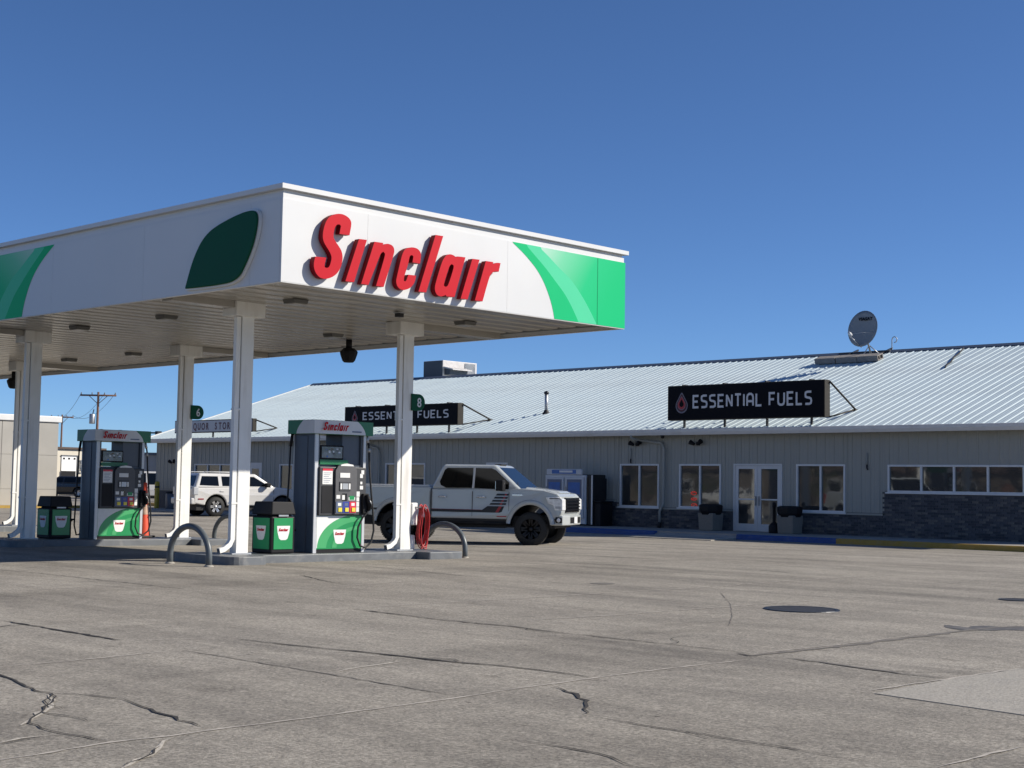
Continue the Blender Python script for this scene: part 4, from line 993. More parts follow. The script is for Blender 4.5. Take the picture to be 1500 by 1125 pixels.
    for i in range(n):
        for j in range(10):
            def uu(fr, z): a = 0.0; b = .70 + .15 * (1 - (z) ** 1.8); return a + (b - a) * fr
            mb.add([tface(uu(i / n, zz[j]), .02 + .96 * zz[j], .003), tface(uu((i + 1) / n, zz[j]), .02 + .96 * zz[j], .003), tface(uu((i + 1) / n, zz[j + 1]), .02 + .96 * zz[j + 1], .003), tface(uu(i / n, zz[j + 1]), .02 + .96 * zz[j + 1], .003)], [(0, 1, 2, 3)])
    P('topper_print', mb, 'topper_white', tp)
    mb = MB()
    for j in range(10):
        def xx(z): return -TX + 2 * TX * (.34 + .26 * z ** 1.8)
        mb.add([(xx(zz[j]), TY0 - .003, TZ0 + (TZ1 - TZ0) * (.02 + .96 * zz[j])), (TX + .003, TY0 - .003, TZ0 + (TZ1 - TZ0) * (.02 + .96 * zz[j])), (TX + .003, TY0 - .003, TZ0 + (TZ1 - TZ0) * (.02 + .96 * zz[j + 1])), (xx(zz[j + 1]), TY0 - .003, TZ0 + (TZ1 - TZ0) * (.02 + .96 * zz[j + 1]))], [(0, 1, 2, 3)])
    P('topper_print', mb, 'topper_white', tp)
    P('lettering', word(MB(), (TX + .064, TY0 + .33 * (TY1 - TY0), (TZ0 + TZ1) / 2 + .015), (0, 1, 0), (0, 0, 1), (1, 0, 0), .62), 'letter_red', tp)
    P('small_print', MB().box(TX + .05, TX + .062, TY0 + .60 * (TY1 - TY0), TY0 + .76 * (TY1 - TY0), TZ0 + .05, TZ0 + .075), 'slate_btn', tp)
    for k in (.25, .6): P('topper_knob', MB().box(-.04, .04, TY0 + k * 1.4, TY0 + k * 1.4 + .06, TZ1 - .001, TZ1 + .02), 'topper_green', tp)
    return t
def shield(fn, s_, put):
    """small white badge with red lettering; fn maps (a, b, lift) to space"""
    ol = [(-.5, .5), (.5, .5), (.44, 0), (.32, -.42), (.18, -.52), (-.18, -.52), (-.32, -.42), (-.44, 0)]
    put('badge', MB().add([fn(a * 2 * s_, b * 2 * s_ * .85, 0) for a, b in ol], [list(range(8))]), 'sticker')
    mb = MB()
    O = Vector(fn(0, s_ * .38, .003)); A = Vector(fn(1, s_ * .38, .003)) - O; B = Vector(fn(0, 1 + s_ * .38, .003)) - O; N = Vector(fn(0, s_ * .38, 1.003)) - O
    word(mb, O, A, B, N, s_ * 1.45); put('badge_lettering', mb, 'letter_red')
P1 = (ROWS[0], 17.88, gz(ROWS[0], 17.88) + .15); P2 = (ROWS[1], 18.13, gz(ROWS[1], 18.1) + .15)
pump = dispenser(P1, 'green and grey fuel pump whose lower half is in sunlight')
dup(pump, P2, 'green and grey fuel pump standing wholly in canopy shade beside the orange cone')
dup(pump, (ROWS[2], 17.9, gz(ROWS[2], 17.9) + .15), 'green and grey fuel pump on the island deepest under the canopy')

# ================================================================== small things on the islands
def bin_(loc, lab):
    t = thing('litter_bin', lab, 'trash can', loc)
    w, d, h = .27, .30, .68
    loc_link('body', MB().box(-d, d, -w, w, 0, h).mesh('body', M['black_plastic']), t, .03)
    loc_link('lid', MB().hexa([(-d - .01, -w - .01, h + .03), (d + .01, -w - .01, h + .03), (d + .01, w + .01, h + .03), (-d - .01, w + .01, h + .03)], [(-d * .9, -w * .9, h + .27), (d * .9, -w * .9, h + .27), (d * .9, w * .9, h + .27), (-d * .9, w * .9, h + .27)]).box(-d * .8, d * .8, -w * .8, w * .8, h - .01, h + .031).mesh('lid', M['black_plastic']), t, .03)
    pg = loc_link('side_panel', MB().box(d + .001, d + .012, -w + .05, w - .06, .08, h - .03).mesh('side_panel', M['pump_green']), t)
    pg2 = loc_link('side_panel', MB().box(-d + .06, d - .05, -w - .012, -w - .001, .08, h - .03).mesh('side_panel', M['pump_green']), t)
    shield(lambda a, b, o: (d + .014 + o, -.005 + a, .38 + b), .15, lambda nm, mb, mt: loc_link(nm, mb.mesh(nm, M[mt]), pg))
    shield(lambda a, b, o: (a, -w - .014 - o, .38 + b), .15, lambda nm, mb, mt: loc_link(nm, mb.mesh(nm, M[mt]), pg2))
    loc_link('squeegee', MB().tube([(.05, w + .02, .30), (.06, w + .16, .42)], .014, 6).box(.02, .09, w + .14, w + .19, .40, .44).mesh('squeegee', M['black_plastic']), t)
    loc_link('towel_slot', MB().box(d + .001, d + .02, -.12, .1, h + .0, h + .03).mesh('towel_slot', M['galv']), t)
    return t
b0 = bin_((ROWS[0] - .05, 16.62, gz(ROWS[0], 16.6) + .15), 'black litter bin with bright green panel in sunlight beside the column')
dup(b0, (ROWS[1] - .28, 16.85, gz(ROWS[1], 16.8) + .15), 'black litter bin with green panel standing in the canopy shade')
# tall orange cone by the shaded pump
cx_, cy__ = -31.0, 19.62; t = thing('traffic_cone', 'tall orange traffic cone with pale bands beside the shaded pump', 'traffic cone', (-30.78, 19.32, gz(-30.7, 19.3) + .15))
loc_link('base', MB().box(-.2, .2, -.2, .2, 0, .05).mesh('base', M['rubber']), t, .015)
loc_link('cone', MB().lathe([(.15, .05), (.05, 1.28), (.045, 1.31), (.001, 1.32)], 20).mesh('cone', M['cone_orange']), t)
for z0, z1 in ((.55, .78), (.88, 1.06)): loc_link('band', MB().lathe([(.15 - .1 * (z0 - .05) / 1.23 + .004, z0), (.15 - .1 * (z1 - .05) / 1.23 + .004, z1)], 20).mesh('band', M['cone_band']), t)
# number flags on the columns
def flag(txt, row, cy, zc, lab):
    y0 = cy + .10; t = thing('number_flag', lab, 'sign', (row + .11, y0, zc))
    w, h = .36, .17; pts = [(0, -h), (w - h, -h)] + [(w - h + h * math.cos(R(a)), h * math.sin(R(a))) for a in range(-75, 76, 15)] + [(w - h, h), (0, h)]
    loc_link('plate', MB().prism(pts, 0, .03, 'x').mesh('plate', M['plaque_green']), t, .004)
    v, f = text_data(txt, .26, .003, True, .9, .004)
    loc_link('numeral', MB().add(place(v, (.031, .20, -.09), (0, 1, 0), (0, 0, 1), (1, 0, 0)), f).mesh('numeral', M['sign_white']), t)
flag('8', ROWS[0], CY[1], 3.10, 'small green flag sign, numeral eight, on the column with the red hose')
flag('6', ROWS[1], CYR[ROWS[1]][1], 3.10, 'small green flag sign, numeral six, on the column by the orange cone')
# red hose coil on the end column
t = thing('hose_reel', 'red air hose coiled on a white box behind the end column', 'hose', (ROWS[0], CY[1] + .2, gz(-22, 20) + .15))
loc_link('box', MB().box(-.08, .12, -.02, .14, .50, .95).mesh('box', M['column_white']), t, .02); loc_link('lower_box', MB().box(-.06, .1, -.02, .10, .02, .30).mesh('lower_box', M['column_white']), t, .02)
coil = MB(); rh = random.Random(8)
for k in range(7):
    ry, rz2 = rh.uniform(.10, .15), rh.uniform(.36, .45); xo = .14 + .02 * k
    coil.tube([(xo + .02 * math.sin(a * 3), .22 + ry * math.cos(a) + rh.uniform(-.01, .01), .47 + rz2 * math.sin(a)) for a in [2 * math.pi * i / 22 for i in range(22)]], .011, 6, closed=True)
loc_link('hose_coil', coil.mesh('hose_coil', M['reel_red']), t)
loc_link('hanger', MB().tube([(.10, .05, .86), (.22, .2, .86), (.30, .22, .84)], .015, 6).mesh('hanger', M['galv']), t)

# ================================================================== vehicles
def wheel_meshes(r_, w, rim, spokes, key):
    """tyre and rim lying along local y, outer side at -y"""
    My = Matrix.Rotation(R(90), 4, 'X')
    ty = MB().lathe([(r_ * .62, -w / 2 + .01), (r_ * .70, -w / 2), (r_ * .92, -w / 2 + .005), (r_ * .985, -w / 2 + .035), (r_, -w / 2 + .06), (r_, w / 2 - .06), (r_ * .985, w / 2 - .035), (r_ * .92, w / 2 - .005), (r_ * .62, w / 2)], 40, My)
    nb = 44
    for k in range(nb):  # tread blocks
        a = 2 * math.pi * k / nb; ca, sa = math.cos(a), math.sin(a)
        for y0, y1, da in ((-w / 2 + .03, -w / 2 + .10, 0), (-.05, .05, .07), (w / 2 - .10, w / 2 - .03, 0)):
            c_, s_ = math.cos(a + da), math.sin(a + da); t = Vector((-s_, 0, c_)); n_ = Vector((c_, 0, s_)); h = .020
            b = [n_ * (r_ - .004) + t * e for e in (-h, h)]; tt = [n_ * (r_ + .010) + t * e * .9 for e in (-h, h)]
            v = [b[0] + Vector((0, y0, 0)), b[1] + Vector((0, y0, 0)), b[1] + Vector((0, y1, 0)), b[0] + Vector((0, y1, 0)), tt[0] + Vector((0, y0, 0)), tt[1] + Vector((0, y0, 0)), tt[1] + Vector((0, y1, 0)), tt[0] + Vector((0, y1, 0))]
            ty.hexa(v[:4], v[4:])
    rm = MB().lathe([(r_ * .655, -w / 2 + .008), (r_ * .64, -w / 2 - .004), (r_ * .60, -w / 2 + .02), (r_ * .585, -w / 2 + .09), (r_ * .3, -w / 2 + .12), (.001, -w / 2 + .12)][::-1], 32, My)
    # hub and spokes, outer side at -y after the rotation (local z maps to -y)
    out = []
    sp = MB()
    for k in range(spokes):
        a = 2 * math.pi * k / spokes
        for da in (-.13, .13):
            p0 = Vector((math.cos(a) * r_ * .12, 0, math.sin(a) * r_ * .12)); p1 = Vector((math.cos(a + da) * r_ * .60, 0, math.sin(a + da) * r_ * .60)); t = Vector((-math.sin(a), 0, math.cos(a)))
            w0, w1 = .035, .026; yo, yi = -w / 2 + .015, -w / 2 + .07
            sp.hexa([p0 - t * w0 + Vector((0, yi, 0)), p0 + t * w0 + Vector((0, yi, 0)), p1 + t * w1 + Vector((0, yi, 0)), p1 - t * w1 + Vector((0, yi, 0))], [p0 - t * w0 + Vector((0, yo + .02, 0)), p0 + t * w0 + Vector((0, yo + .02, 0)), p1 + t * w1 + Vector((0, yo, 0)), p1 - t * w1 + Vector((0, yo, 0))])
    sp.lathe([(.001, w / 2 - .01), (r_ * .10, w / 2 - .01), (r_ * .14, w / 2 - .04), (r_ * .14, w / 2 - .09)], 12, My)
    return ty.mesh('tyre', M['tyre']), MB_join(rm, 'dark_metal').mesh('rim', M['dark_metal' if rim == 'rim_dark' else 'dark_metal']), sp.mesh('spokes', M[rim])
def MB_join(a, _): return a
def wheels(t, xs, hw, r_, w, rim, spokes, steer=0.):
    ty, rm, sp = wheel_meshes(r_, w, rim, spokes, '')
    for i, x in enumerate(xs):
        for s_ in (-1, 1):
            wh = loc_link('wheel', ty, t); wh.name = 'wheel'; wh.location = (x, s_ * hw, r_)
            if s_ > 0: wh.rotation_euler = (0, 0, math.pi)
            if steer and i == 0: wh.rotation_euler[2] += steer
            for nm, me in (('rim', rm), ('spokes', sp)): loc_link(nm, me, wh)
def arch_poly(top, xs, ra, z0, zc):
    """side outline: top list from rear to front, then the bottom with wheel arches front to rear"""
    p = list(top); n = 12
    for x in sorted(xs, reverse=True):
        a0 = math.asin(max(-1, min(1, (z0 - zc) / ra)))
        for k in range(n + 1):
            a = a0 + (math.pi - 2 * a0) * k / n; p.append((x + ra * math.cos(a), zc + ra * math.sin(a)))
    return p
def side_solid(poly, hw, z_in=None, tum=0., zref=1.0):
    """extrude a side outline across the car with a slight tumblehome"""
    n = len(poly)
    mb = MB(); rows = []
    for yf, inset in ((-1, 0), (1, 0)):
        rows.append([(x, yf * (hw - tum * max(0, z - zref) - tum * .5 * max(0, .75 - z)), z) for x, z in poly])
    v = rows[0] + rows[1]; area = sum(poly[i][0] * poly[(i + 1) % n][1] - poly[(i + 1) % n][0] * poly[i][1] for i in range(n))
    A = list(range(n)); B = list(range(n, 2 * n)); sd = [(i, n + i, n + (i + 1) % n, (i + 1) % n) for i in range(n)]
    if area > 0: mb.add(v, [A, B[::-1]] + sd)
    else: mb.add(v, [A[::-1], B] + [q[::-1] for q in sd])
    return mb
def greenhouse(base, roof, zb_, zr_):
    """base/roof: (x_rear, x_front, half_width)"""
    return MB().hexa([(base[0], -base[2], zb_), (base[1], -base[2], zb_), (base[1], base[2], zb_), (base[0], base[2], zb_)], [(roof[0], -roof[2], zr_), (roof[1], -roof[2], zr_), (roof[1], roof[2], zr_), (roof[0], roof[2], zr_)])
class Cab:
    def __init__(s, base, roof, zb_, zr_): s.b, s.r, s.zb, s.zr = base, roof, zb_, zr_
    def y(s, z): t = (z - s.zb) / (s.zr - s.zb); return s.b[2] + (s.r[2] - s.b[2]) * t
    def xr(s, z): t = (z - s.zb) / (s.zr - s.zb); return s.b[0] + (s.r[0] - s.b[0]) * t
    def xf(s, z): t = (z - s.zb) / (s.zr - s.zb); return s.b[1] + (s.r[1] - s.b[1]) * t
    def side(s, pts, sg, o=.006): return [(x, sg * (s.y(z) + o), z) for x, z in pts]
    def pane(s, pts, sg, o=.006):
        p = s.side(pts, sg, o); n = len(p)
        q = s.side(pts, sg, -.004); v = p + q
        f = [list(range(n)) if sg < 0 else list(range(n))[::-1]] + [(i, n + i, n + (i + 1) % n, (i + 1) % n) for i in range(n)]
        return MB().add(v, f)
    def front(s, fy0, fy1, ft0, ft1, o=.008, rear=False):
        v = []
        for ft, fy in ((ft0, fy0), (ft0, fy1), (ft1, fy1), (ft1, fy0)):
            z = s.zb + (s.zr - s.zb) * ft; x = (s.xr(z) - o) if rear else (s.xf(z) + o); v.append((x, s.y(z) * fy, z))
        return MB().add(v, [(0, 1, 2, 3)])

def liner(x, zc, ra, hw):
    n = 14; v = []
    for k in range(n + 1):
        a = math.pi * k / n; v += [(x + ra * math.cos(a), -hw, zc + ra * math.sin(a)), (x + ra * math.cos(a), hw, zc + ra * math.sin(a))]
    return MB().add(v, [(2 * k, 2 * k + 1, 2 * k + 3, 2 * k + 2) for k in range(n)])
def pickup(loc, rz, lab, paint='truck_white', detail=True):
    t = thing('pickup_truck', lab, 'pickup', loc, rz)
    P = lambda nm, mb, mt, par=t, bev=0., seg=2: loc_link(nm, mb.mesh(nm, M[mt]), par, bev, seg)
    xs = (2.0, -1.68); ra = .56; zc = .44; HW = .985
    # cab + front clip outline; bed outline apart with a gap
    top = [(-.70, .62), (-.70, 1.33), (1.45, 1.36), (1.78, 1.365), (2.35, 1.33), (2.70, 1.25), (2.80, 1.16), (2.83, .80), (2.76, .70)]
    cabp = arch_poly(top, (2.0,), ra, .62, zc)
    P('body', side_solid(cabp, HW, tum=.10, zref=1.0), paint, bev=.035, seg=3)
    bedp = arch_poly([(-2.90, .74), (-2.92, 1.37), (-.735, 1.37), (-.735, .62)], (-1.68,), ra, .62, zc)
    bed = P('bed', side_solid(bedp, HW, tum=.06, zref=1.0), paint, bev=.03, seg=3)
    P('bed_cover', MB().box(-2.84, -.80, -.86, .86, 1.365, 1.42), 'car_white', bed, .02)
    P('tail_light', MB().box(-2.935, -2.80, -HW - .004, -HW + .16, 1.0, 1.33), 'lamp_red', bed, .01)
    P('tail_light', MB().box(-2.935, -2.80, HW - .16, HW + .004, 1.0, 1.33), 'lamp_red', bed, .01)
    P('rear_bumper', MB().box(-3.06, -2.86, -.95, .95, .58, .76), 'chrome', t, .03)
    P('underbody', MB().box(-2.7, 2.6, -.80, .80, .42, .70).box(-.60, 1.35, -.95, .95, .50, .62), 'rubber')
    P('axle', MB().tube([(2.0, -.8, .44), (2.0, .8, .44)], .07, 8).tube([(-1.68, -.8, .44), (-1.68, .8, .44)], .08, 8).box(-.9, 1.2, -.55, -.40, .40, .55).tube([(-2.4, .3, .45), (-2.4, -.35, .45)], .09, 10), 'dark_metal')
    for s_ in (-1, 1): P('step_bar', MB().tube([(-.75, s_ * .93, .52), (1.42, s_ * .93, .52)], .05, 10), 'black_plastic')
    # wheel liners
    for x in xs: P('wheel_liner', liner(x, zc + .02, ra - .02, HW - .02), 'rubber')
    # fender flares
    for x in xs:
        for s_ in (-1, 1):
            mb = MB(); n = 16; ring_ = []
            for k in range(n + 1):
                a = R(8) + (math.pi - R(16)) * k / n; c, s2 = math.cos(a), math.sin(a)
                ring_.append([(x + (ra - .015) * c, s_ * (HW + .055), zc + (ra - .015) * s2), (x + (ra + .07) * c, s_ * (HW + .045), zc + (ra + .07) * s2), (x + (ra + .115) * c, s_ * (HW - .03), zc + (ra + .115) * s2), (x + (ra - .015) * c, s_ * (HW - .08), zc + (ra - .015) * s2)])
            v = [p for r_ in ring_ for p in r_]; f = []
            for k in range(n):
                for j in range(4):
                    q = (4 * k + j, 4 * k + (j + 1) % 4, 4 * k + 4 + (j + 1) % 4, 4 * k + 4 + j); f.append(q if s_ < 0 else q[::-1])
            f += [(0, 1, 2, 3), (4 * n + 3, 4 * n + 2, 4 * n + 1, 4 * n)]
            mb.add(v, f, 0, True); fl = P('fender_flare', mb, paint)
            for k in (3, 5, 8, 11, 13):
                a = R(8) + (math.pi - R(16)) * k / n; P('flare_bolt', MB().lathe([(.001, .012), (.014, .010), (.018, 0)], 8, Matrix.Translation((x + (ra + .05) * math.cos(a), s_ * (HW + .047), zc + (ra + .05) * math.sin(a))) @ Matrix.Rotation(R(90 * -s_ * -1), 4, 'X')), 'chrome', fl)
    C_ = Cab((-.72, 1.74, .945), (-.46, .98, .735), 1.33, 1.93)
    P('cabin', greenhouse(C_.b, C_.r, C_.zb, C_.zr), paint, bev=.07, seg=4)
    for s_ in (-1, 1):
        rear = [(-.46, 1.42), (-.50, 1.50), (-.40, 1.79), (-.33, 1.845), (.38, 1.85), (.41, 1.36), (-.30, 1.355)]
        fr = [(.46, 1.36), (.44, 1.85), (.88, 1.845), (1.00, 1.80), (1.40, 1.50), (1.40, 1.30), (1.18, 1.27), (.98, 1.345)]
        P('side_window', C_.pane(rear, s_, .004), 'car_glass'); P('side_window', C_.pane([(x, max(z, 1.335)) for x, z in fr], s_, .004), 'car_glass')
        P('window_trim', C_.pane([(.405, 1.355), (.405, 1.86), (.445, 1.86), (.465, 1.355)], s_, .007), 'trim_light')
        # door seams
        for x in (-.70, .43, 1.42): P('door_seam', MB().box(x - .006, x + .006, *sorted((s_ * (HW - .02), s_ * (HW + .0015))), .68, 1.28), 'seam')
        for x in (-.50, .56):
            h = P('door_handle', MB().tube([(x, s_ * (HW - .01), 1.14), (x + .03, s_ * (HW + .03), 1.145), (x + .20, s_ * (HW + .03), 1.145), (x + .23, s_ * (HW - .01), 1.14)], .018, 8), 'chrome')
        mr = P('mirror', MB().box(1.14, 1.34, *sorted((s_ * 1.02, s_ * 1.26)), 1.30, 1.56).box(1.2, 1.3, *sorted((s_ * .9, s_ * 1.05)), 1.32, 1.37), 'black_plastic', t, .035, 3)
        P('mirror_glass', MB().box(1.128, 1.1395, *sorted((s_ * 1.05, s_ * 1.23)), 1.34, 1.53), 'chrome', mr)
        # stripes
        o = HW + .004
        def stripe(pts, mt, e=0.): 
            v = [(x, s_ * (o + e - (.10 * max(0, z - 1.0)) - .05 * max(0, .75 - z)), z) for x, z in pts]
            P('stripe', MB().add(v, [list(range(len(v))) if s_ < 0 else list(range(len(v)))[::-1]]), mt)
        stripe([(-.69, .84), (.70, .835), (.85, .93), (1.30, .93), (1.24, .80), (1.18, .775), (-.69, .775)], 'decal_black')
        stripe([(1.06, .78), (1.14, .78), (1.24, .93), (1.16, .93)], 'decal_red', .002); stripe([(-.69, .845), (.69, .840), (.69, .834), (-.69, .838)], 'decal_red', .002)
        for k in range(4):
            z = .965 + .075 * k; a = .90 + .055 * k; stripe([(a, z), (1.34 + .02 * k, z), (1.355 + .02 * k, z + .042), (a + .035, z + .042)], 'decal_black'); stripe([(1.18 + .04 * k, z), (1.23 + .04 * k, z), (1.25 + .04 * k, z + .042), (1.20 + .04 * k, z + .042)], 'decal_red', .002)
        stripe([(-2.8, .84), (-2.2, .84), (-2.2, .79), (-2.8, .79)], 'decal_black'); stripe([(-2.60, 1.24), (-2.1, 1.24), (-2.2, 1.21), (-2.6, 1.22)], 'decal_black')
        P('fender_badge', MB().box(1.50, 1.78, *sorted((s_ * (HW - .04), s_ * (HW - .008))), 1.19, 1.225), 'chrome')
        P('door_badge', MB().box(1.10, 1.36, *sorted((s_ * (HW - .01), s_ * (HW + .003))), .675, .70), 'decal_red')
        # headlamp wraps the corner
        hl = P('headlamp', MB().prism([(2.40, 1.17), (2.72, 1.18), (2.842, 1.12), (2.848, .86), (2.64, .86), (2.60, .98), (2.46, 1.02)], *sorted((s_ * .66, s_ * (HW + .004))), 'y'), 'headlamp', t, .015)
        P('lamp_bezel', MB().box(2.66, 2.80, *sorted((s_ * (HW - .1), s_ * (HW + .006))), .90, .955), 'galv', hl); P('lamp_bezel', MB().box(2.50, 2.80, *sorted((s_ * (HW + .001), s_ * (HW + .007))), 1.13, 1.15), 'dark_metal', hl)
        # fog lamp pocket
    P('windshield', C_.front(-.90, .90, .06, .90), 'car_glass'); P('rear_window', C_.front(-.8, .8, .12, .85, .008, True), 'car_glass')
    P('wiper', MB().tube([(1.74, -.5, 1.36), (1.62, .1, 1.42)], .01, 5).tube([(1.74, .1, 1.36), (1.62, .6, 1.42)], .01, 5), 'black_plastic')
    P('hood_crease', MB().hexa([(1.72, -.62, 1.36), (2.68, -.50, 1.26), (2.68, .50, 1.26), (1.72, .62, 1.36)], [(1.76, -.56, 1.40), (2.60, -.44, 1.315), (2.60, .44, 1.315), (1.76, .56, 1.40)]), paint, t, .03, 3)
    P('antenna', MB().tube([(1.62, -.80, 1.36), (1.60, -.82, 1.52)], .008, 5), 'black_plastic')
    P('roof_light', MB().box(.80, .98, -.25, .25, 1.925, 1.955), 'black_plastic', t, .012)
    g_ = P('grille', MB().box(2.78, 2.868, -.66, .66, .80, 1.16), 'black_gloss', t, .02)
    for k in range(4): P('grille_bar', MB().box(2.868, 2.895, -.64, .64, .85 + .078 * k, .88 + .078 * k), 'rim_dark', g_)
    bm2 = P('front_bumper', MB().prism([(2.52, -HW - .01), (2.84, -HW + .05), (2.93, -.55), (2.93, .55), (2.84, HW - .05), (2.52, HW + .01)], .50, .745, 'z'), paint, t, .03, 3)
    P('bumper_insert', MB().box(2.91, 2.938, -.5, .5, .55, .69), 'black_plastic', bm2); P('licence_plate', MB().box(2.939, 2.95, -.15, .15, .54, .70), 'sticker', bm2)
    for s_ in (-1, 1): 
        fp = P('fog_pocket', MB().prism([(2.83, .56), (2.83, .68), (2.68, .70), (2.64, .64), (2.68, .56)][::-1], *sorted((s_ * (HW - .10), s_ * (HW + .012))), 'y'), 'black_plastic', bm2)
        P('fog_lamp', MB().lathe([(.001, .01), (.045, .01), (.05, 0)], 12, Matrix.Translation((2.75, s_ * (HW + .013), .625)) @ Matrix.Rotation(R(90 if s_ < 0 else -90), 4, 'X')), 'headlamp', bm2)
    for ch in ALLKIDS(t): ch.scale = (1, 1, 1.065)
    wheels(t, xs, .86, .425, .30, 'rim_dark', 8, 0.10)
    return t
fwp = Vector((-25.58, 27.38)); ANG = R(27)
hx = Vector((math.cos(ANG), math.sin(ANG))); hy = Vector((-math.sin(ANG), math.cos(ANG)))
c_ = fwp - hx * 2.0 + hy * .90
pickup((c_.x, c_.y, gz(-27.5, 27)), ANG, 'white crew cab pickup with black side stripes parked near the store')

def suv(loc, rz, lab, paint='car_white', L=(-2.25, 2.30), rim='rim_silver', name='suv', cat='car', roofz=1.60, rails=True, boxy=0.):
    t = thing(name, lab, cat, loc, rz)
    P = lambda nm, mb, mt, par=t, bev=0., seg=2: loc_link(nm, mb.mesh(nm, M[mt]), par, bev, seg)
    xs = (1.42, -1.36); ra = .44; zc = .37; HW = .925
    top = [(L[0], .48), (L[0] - .02, 1.05), (1.0, 1.12), (1.55, 1.08), (2.10, .98), (2.27, .86), (2.30, .50)]
    P('body', side_solid(arch_poly(top, xs, ra, .40, zc), HW, tum=.12, zref=.9), paint, bev=.05, seg=3)
    C_ = Cab((L[0] + .02, 1.18 + boxy, .90), (L[0] + .24, .30 + boxy * 1.6, .765), 1.05, roofz)
    P('cabin', greenhouse(C_.b, C_.r, C_.zb, C_.zr), paint, bev=.07, seg=4)
    h = roofz - 1.05; z0, z1 = 1.05 + .08, roofz - .11
    for s_ in (-1, 1):
        P('side_window', C_.pane([(L[0] + .22, z0 + .02), (L[0] + .33, z1), (L[0] + .98, z1), (L[0] + 1.0, z0)], s_, .004), 'car_glass')
        P('side_window', C_.pane([(L[0] + 1.14, z0), (L[0] + 1.12, z1), (-.22, z1), (-.20, z0)], s_, .004), 'car_glass')
        P('side_window', C_.pane([(-.10, z0), (-.12, z1), (.22 + boxy, z1), (.86 + boxy, z0)], s_, .004), 'car_glass')
        for x in (-1.02 + .95, 1.02): P('door_seam', MB().box(x - .006, x + .006, *sorted((s_ * (HW - .02), s_ * (HW + .0015))), .5, 1.0), 'seam')
        P('door_handle', MB().box(-.35, -.17, *sorted((s_ * (HW - .01), s_ * (HW + .02))), .92, .95), paint, t, .008); P('door_handle', MB().box(-1.22, -1.05, *sorted((s_ * (HW - .01), s_ * (HW + .02))), .92, .95), paint, t, .008)
        P('mirror', MB().box(.62 + boxy, .80 + boxy, *sorted((s_ * .92, s_ * 1.12)), 1.10, 1.27), 'black_plastic', t, .03)
        P('tail_light', MB().box(L[0] - .025, L[0] + .16, *sorted((s_ * (HW - .16), s_ * (HW + .004))), .80, 1.08), 'trim_light', t, .01)
        P('side_marker', MB().box(L[0] + .16, L[0] + .38, *sorted((s_ * (HW - .01), s_ * (HW + .003))), .62, .66), 'lamp_red')
        P('headlamp', MB().box(2.02, 2.30, *sorted((s_ * .58, s_ * (HW - .01))), .78, .93), 'headlamp', t, .02)
        if rails: P('roof_rail', MB().tube([(-1.8, s_ * .62, roofz - .01), (-1.7, s_ * .62, roofz + .055), (-.1, s_ * .62, roofz + .05), (.05, s_ * .62, roofz - .02)], .02, 6), 'galv')
    P('rear_window', C_.front(-.82, .82, .14, .84, .008, True), 'car_glass'); P('windshield', C_.front(-.9, .9, .06, .90), 'car_glass')
    P('rear_bumper', MB().box(L[0] - .12, L[0] + .1, -.9, .9, .44, .68), paint, t, .05); P('front_bumper', MB().box(2.2, 2.38, -.88, .88, .40, .62), paint, t, .05)
    P('licence_plate', MB().box(L[0] - .035, L[0] - .021, -.16, .16, .78, .94), 'sticker'); P('underbody', MB().box(-2.1, 2.15, -.80, .80, .22, .46), 'rubber')
    for x in xs: P('wheel_liner', liner(x, zc, ra - .015, HW - .03), 'rubber')
    wheels(t, xs, .80, .36, .22, rim, 6)
    return t
SV = suv((-46.5, 33.3, gz(-46.5, 33.3)), R(81), 'white suv parked nose-in at the store under the LIQUOR STORE sign')

# ================================================================== along the store front
def solid(name, lab, cat, loc, parts):
    t = thing(name, lab, cat, loc)
    for nm, mb, mt, bev in parts: loc_link(nm, mb.mesh(nm, M[mt]), t, bev)
    return t
ix = at(835, 730, 'y', 37.4).x
t = solid('ice_freezer', 'white two-door ice freezer with blue door panels against the store wall', 'freezer', (ix - .05, 37.55, ZS), [
    ('cabinet', MB().box(-.92, .92, -.35, .35, .05, 1.70), 'ice_white', .02), ('header', MB().box(-.85, .75, -.37, -.30, 1.705, 1.90), 'ice_white', .02)])
for a in (-.86, .04):
    d = loc_link('door', MB().box(a, a + .82, -.40, -.352, .25, 1.62).mesh('door', M['ice_white']), t, .015); loc_link('door_panel', MB().box(a + .08, a + .74, -.406, -.401, .9, 1.55).mesh('door_panel', M['slate_btn']), d); loc_link('door_print', MB().box(a + .15, a + .67, -.410, -.4065, 1.05, 1.45).mesh('door_print', M['ice_blue']), d); loc_link('handle', MB().box(a + .02, a + .05, -.44, -.40, .9, 1.3).mesh('handle', M['galv']), d)
loc_link('header_print', MB().box(-.6, .5, -.376, -.371, 1.74, 1.87).mesh('header_print', M['ice_blue']), t); loc_link('header_letters', MB().box(-.25, .35, -.380, -.3765, 1.78, 1.85).mesh('header_letters', M['sticker']), t)
vx = at(858, 730, 'y', 37.4).x
t = solid('vending_machine', 'dark vending machine with pale trim next to the ice freezer', 'vending machine', (vx, 37.6, ZS), [('cabinet', MB().box(-.42, .42, -.33, .33, .03, 1.72), 'dark_metal', .02), ('front_window', MB().box(-.36, .22, -.345, -.331, .55, 1.62), 'black_gloss', 0.), ('edge_trim', MB().box(.36, .42, -.345, -.331, .05, 1.70), 'trim_light', 0.), ('product_card', MB().box(-.28, .15, -.35, -.346, 1.05, 1.35), 'slate_btn', 0.)])
bx_ = at(877, 760, 'y', 37.6).x
solid('storage_bin', 'low black storage bin below the wall fan', 'bin', (bx_ - .25, 37.65, ZS), [('body', MB().box(-.95, .55, -.32, .32, .0, .78), 'black_plastic', .03), ('lid', MB().box(-.98, .58, -.35, .34, .785, .84), 'black_plastic', .02)])
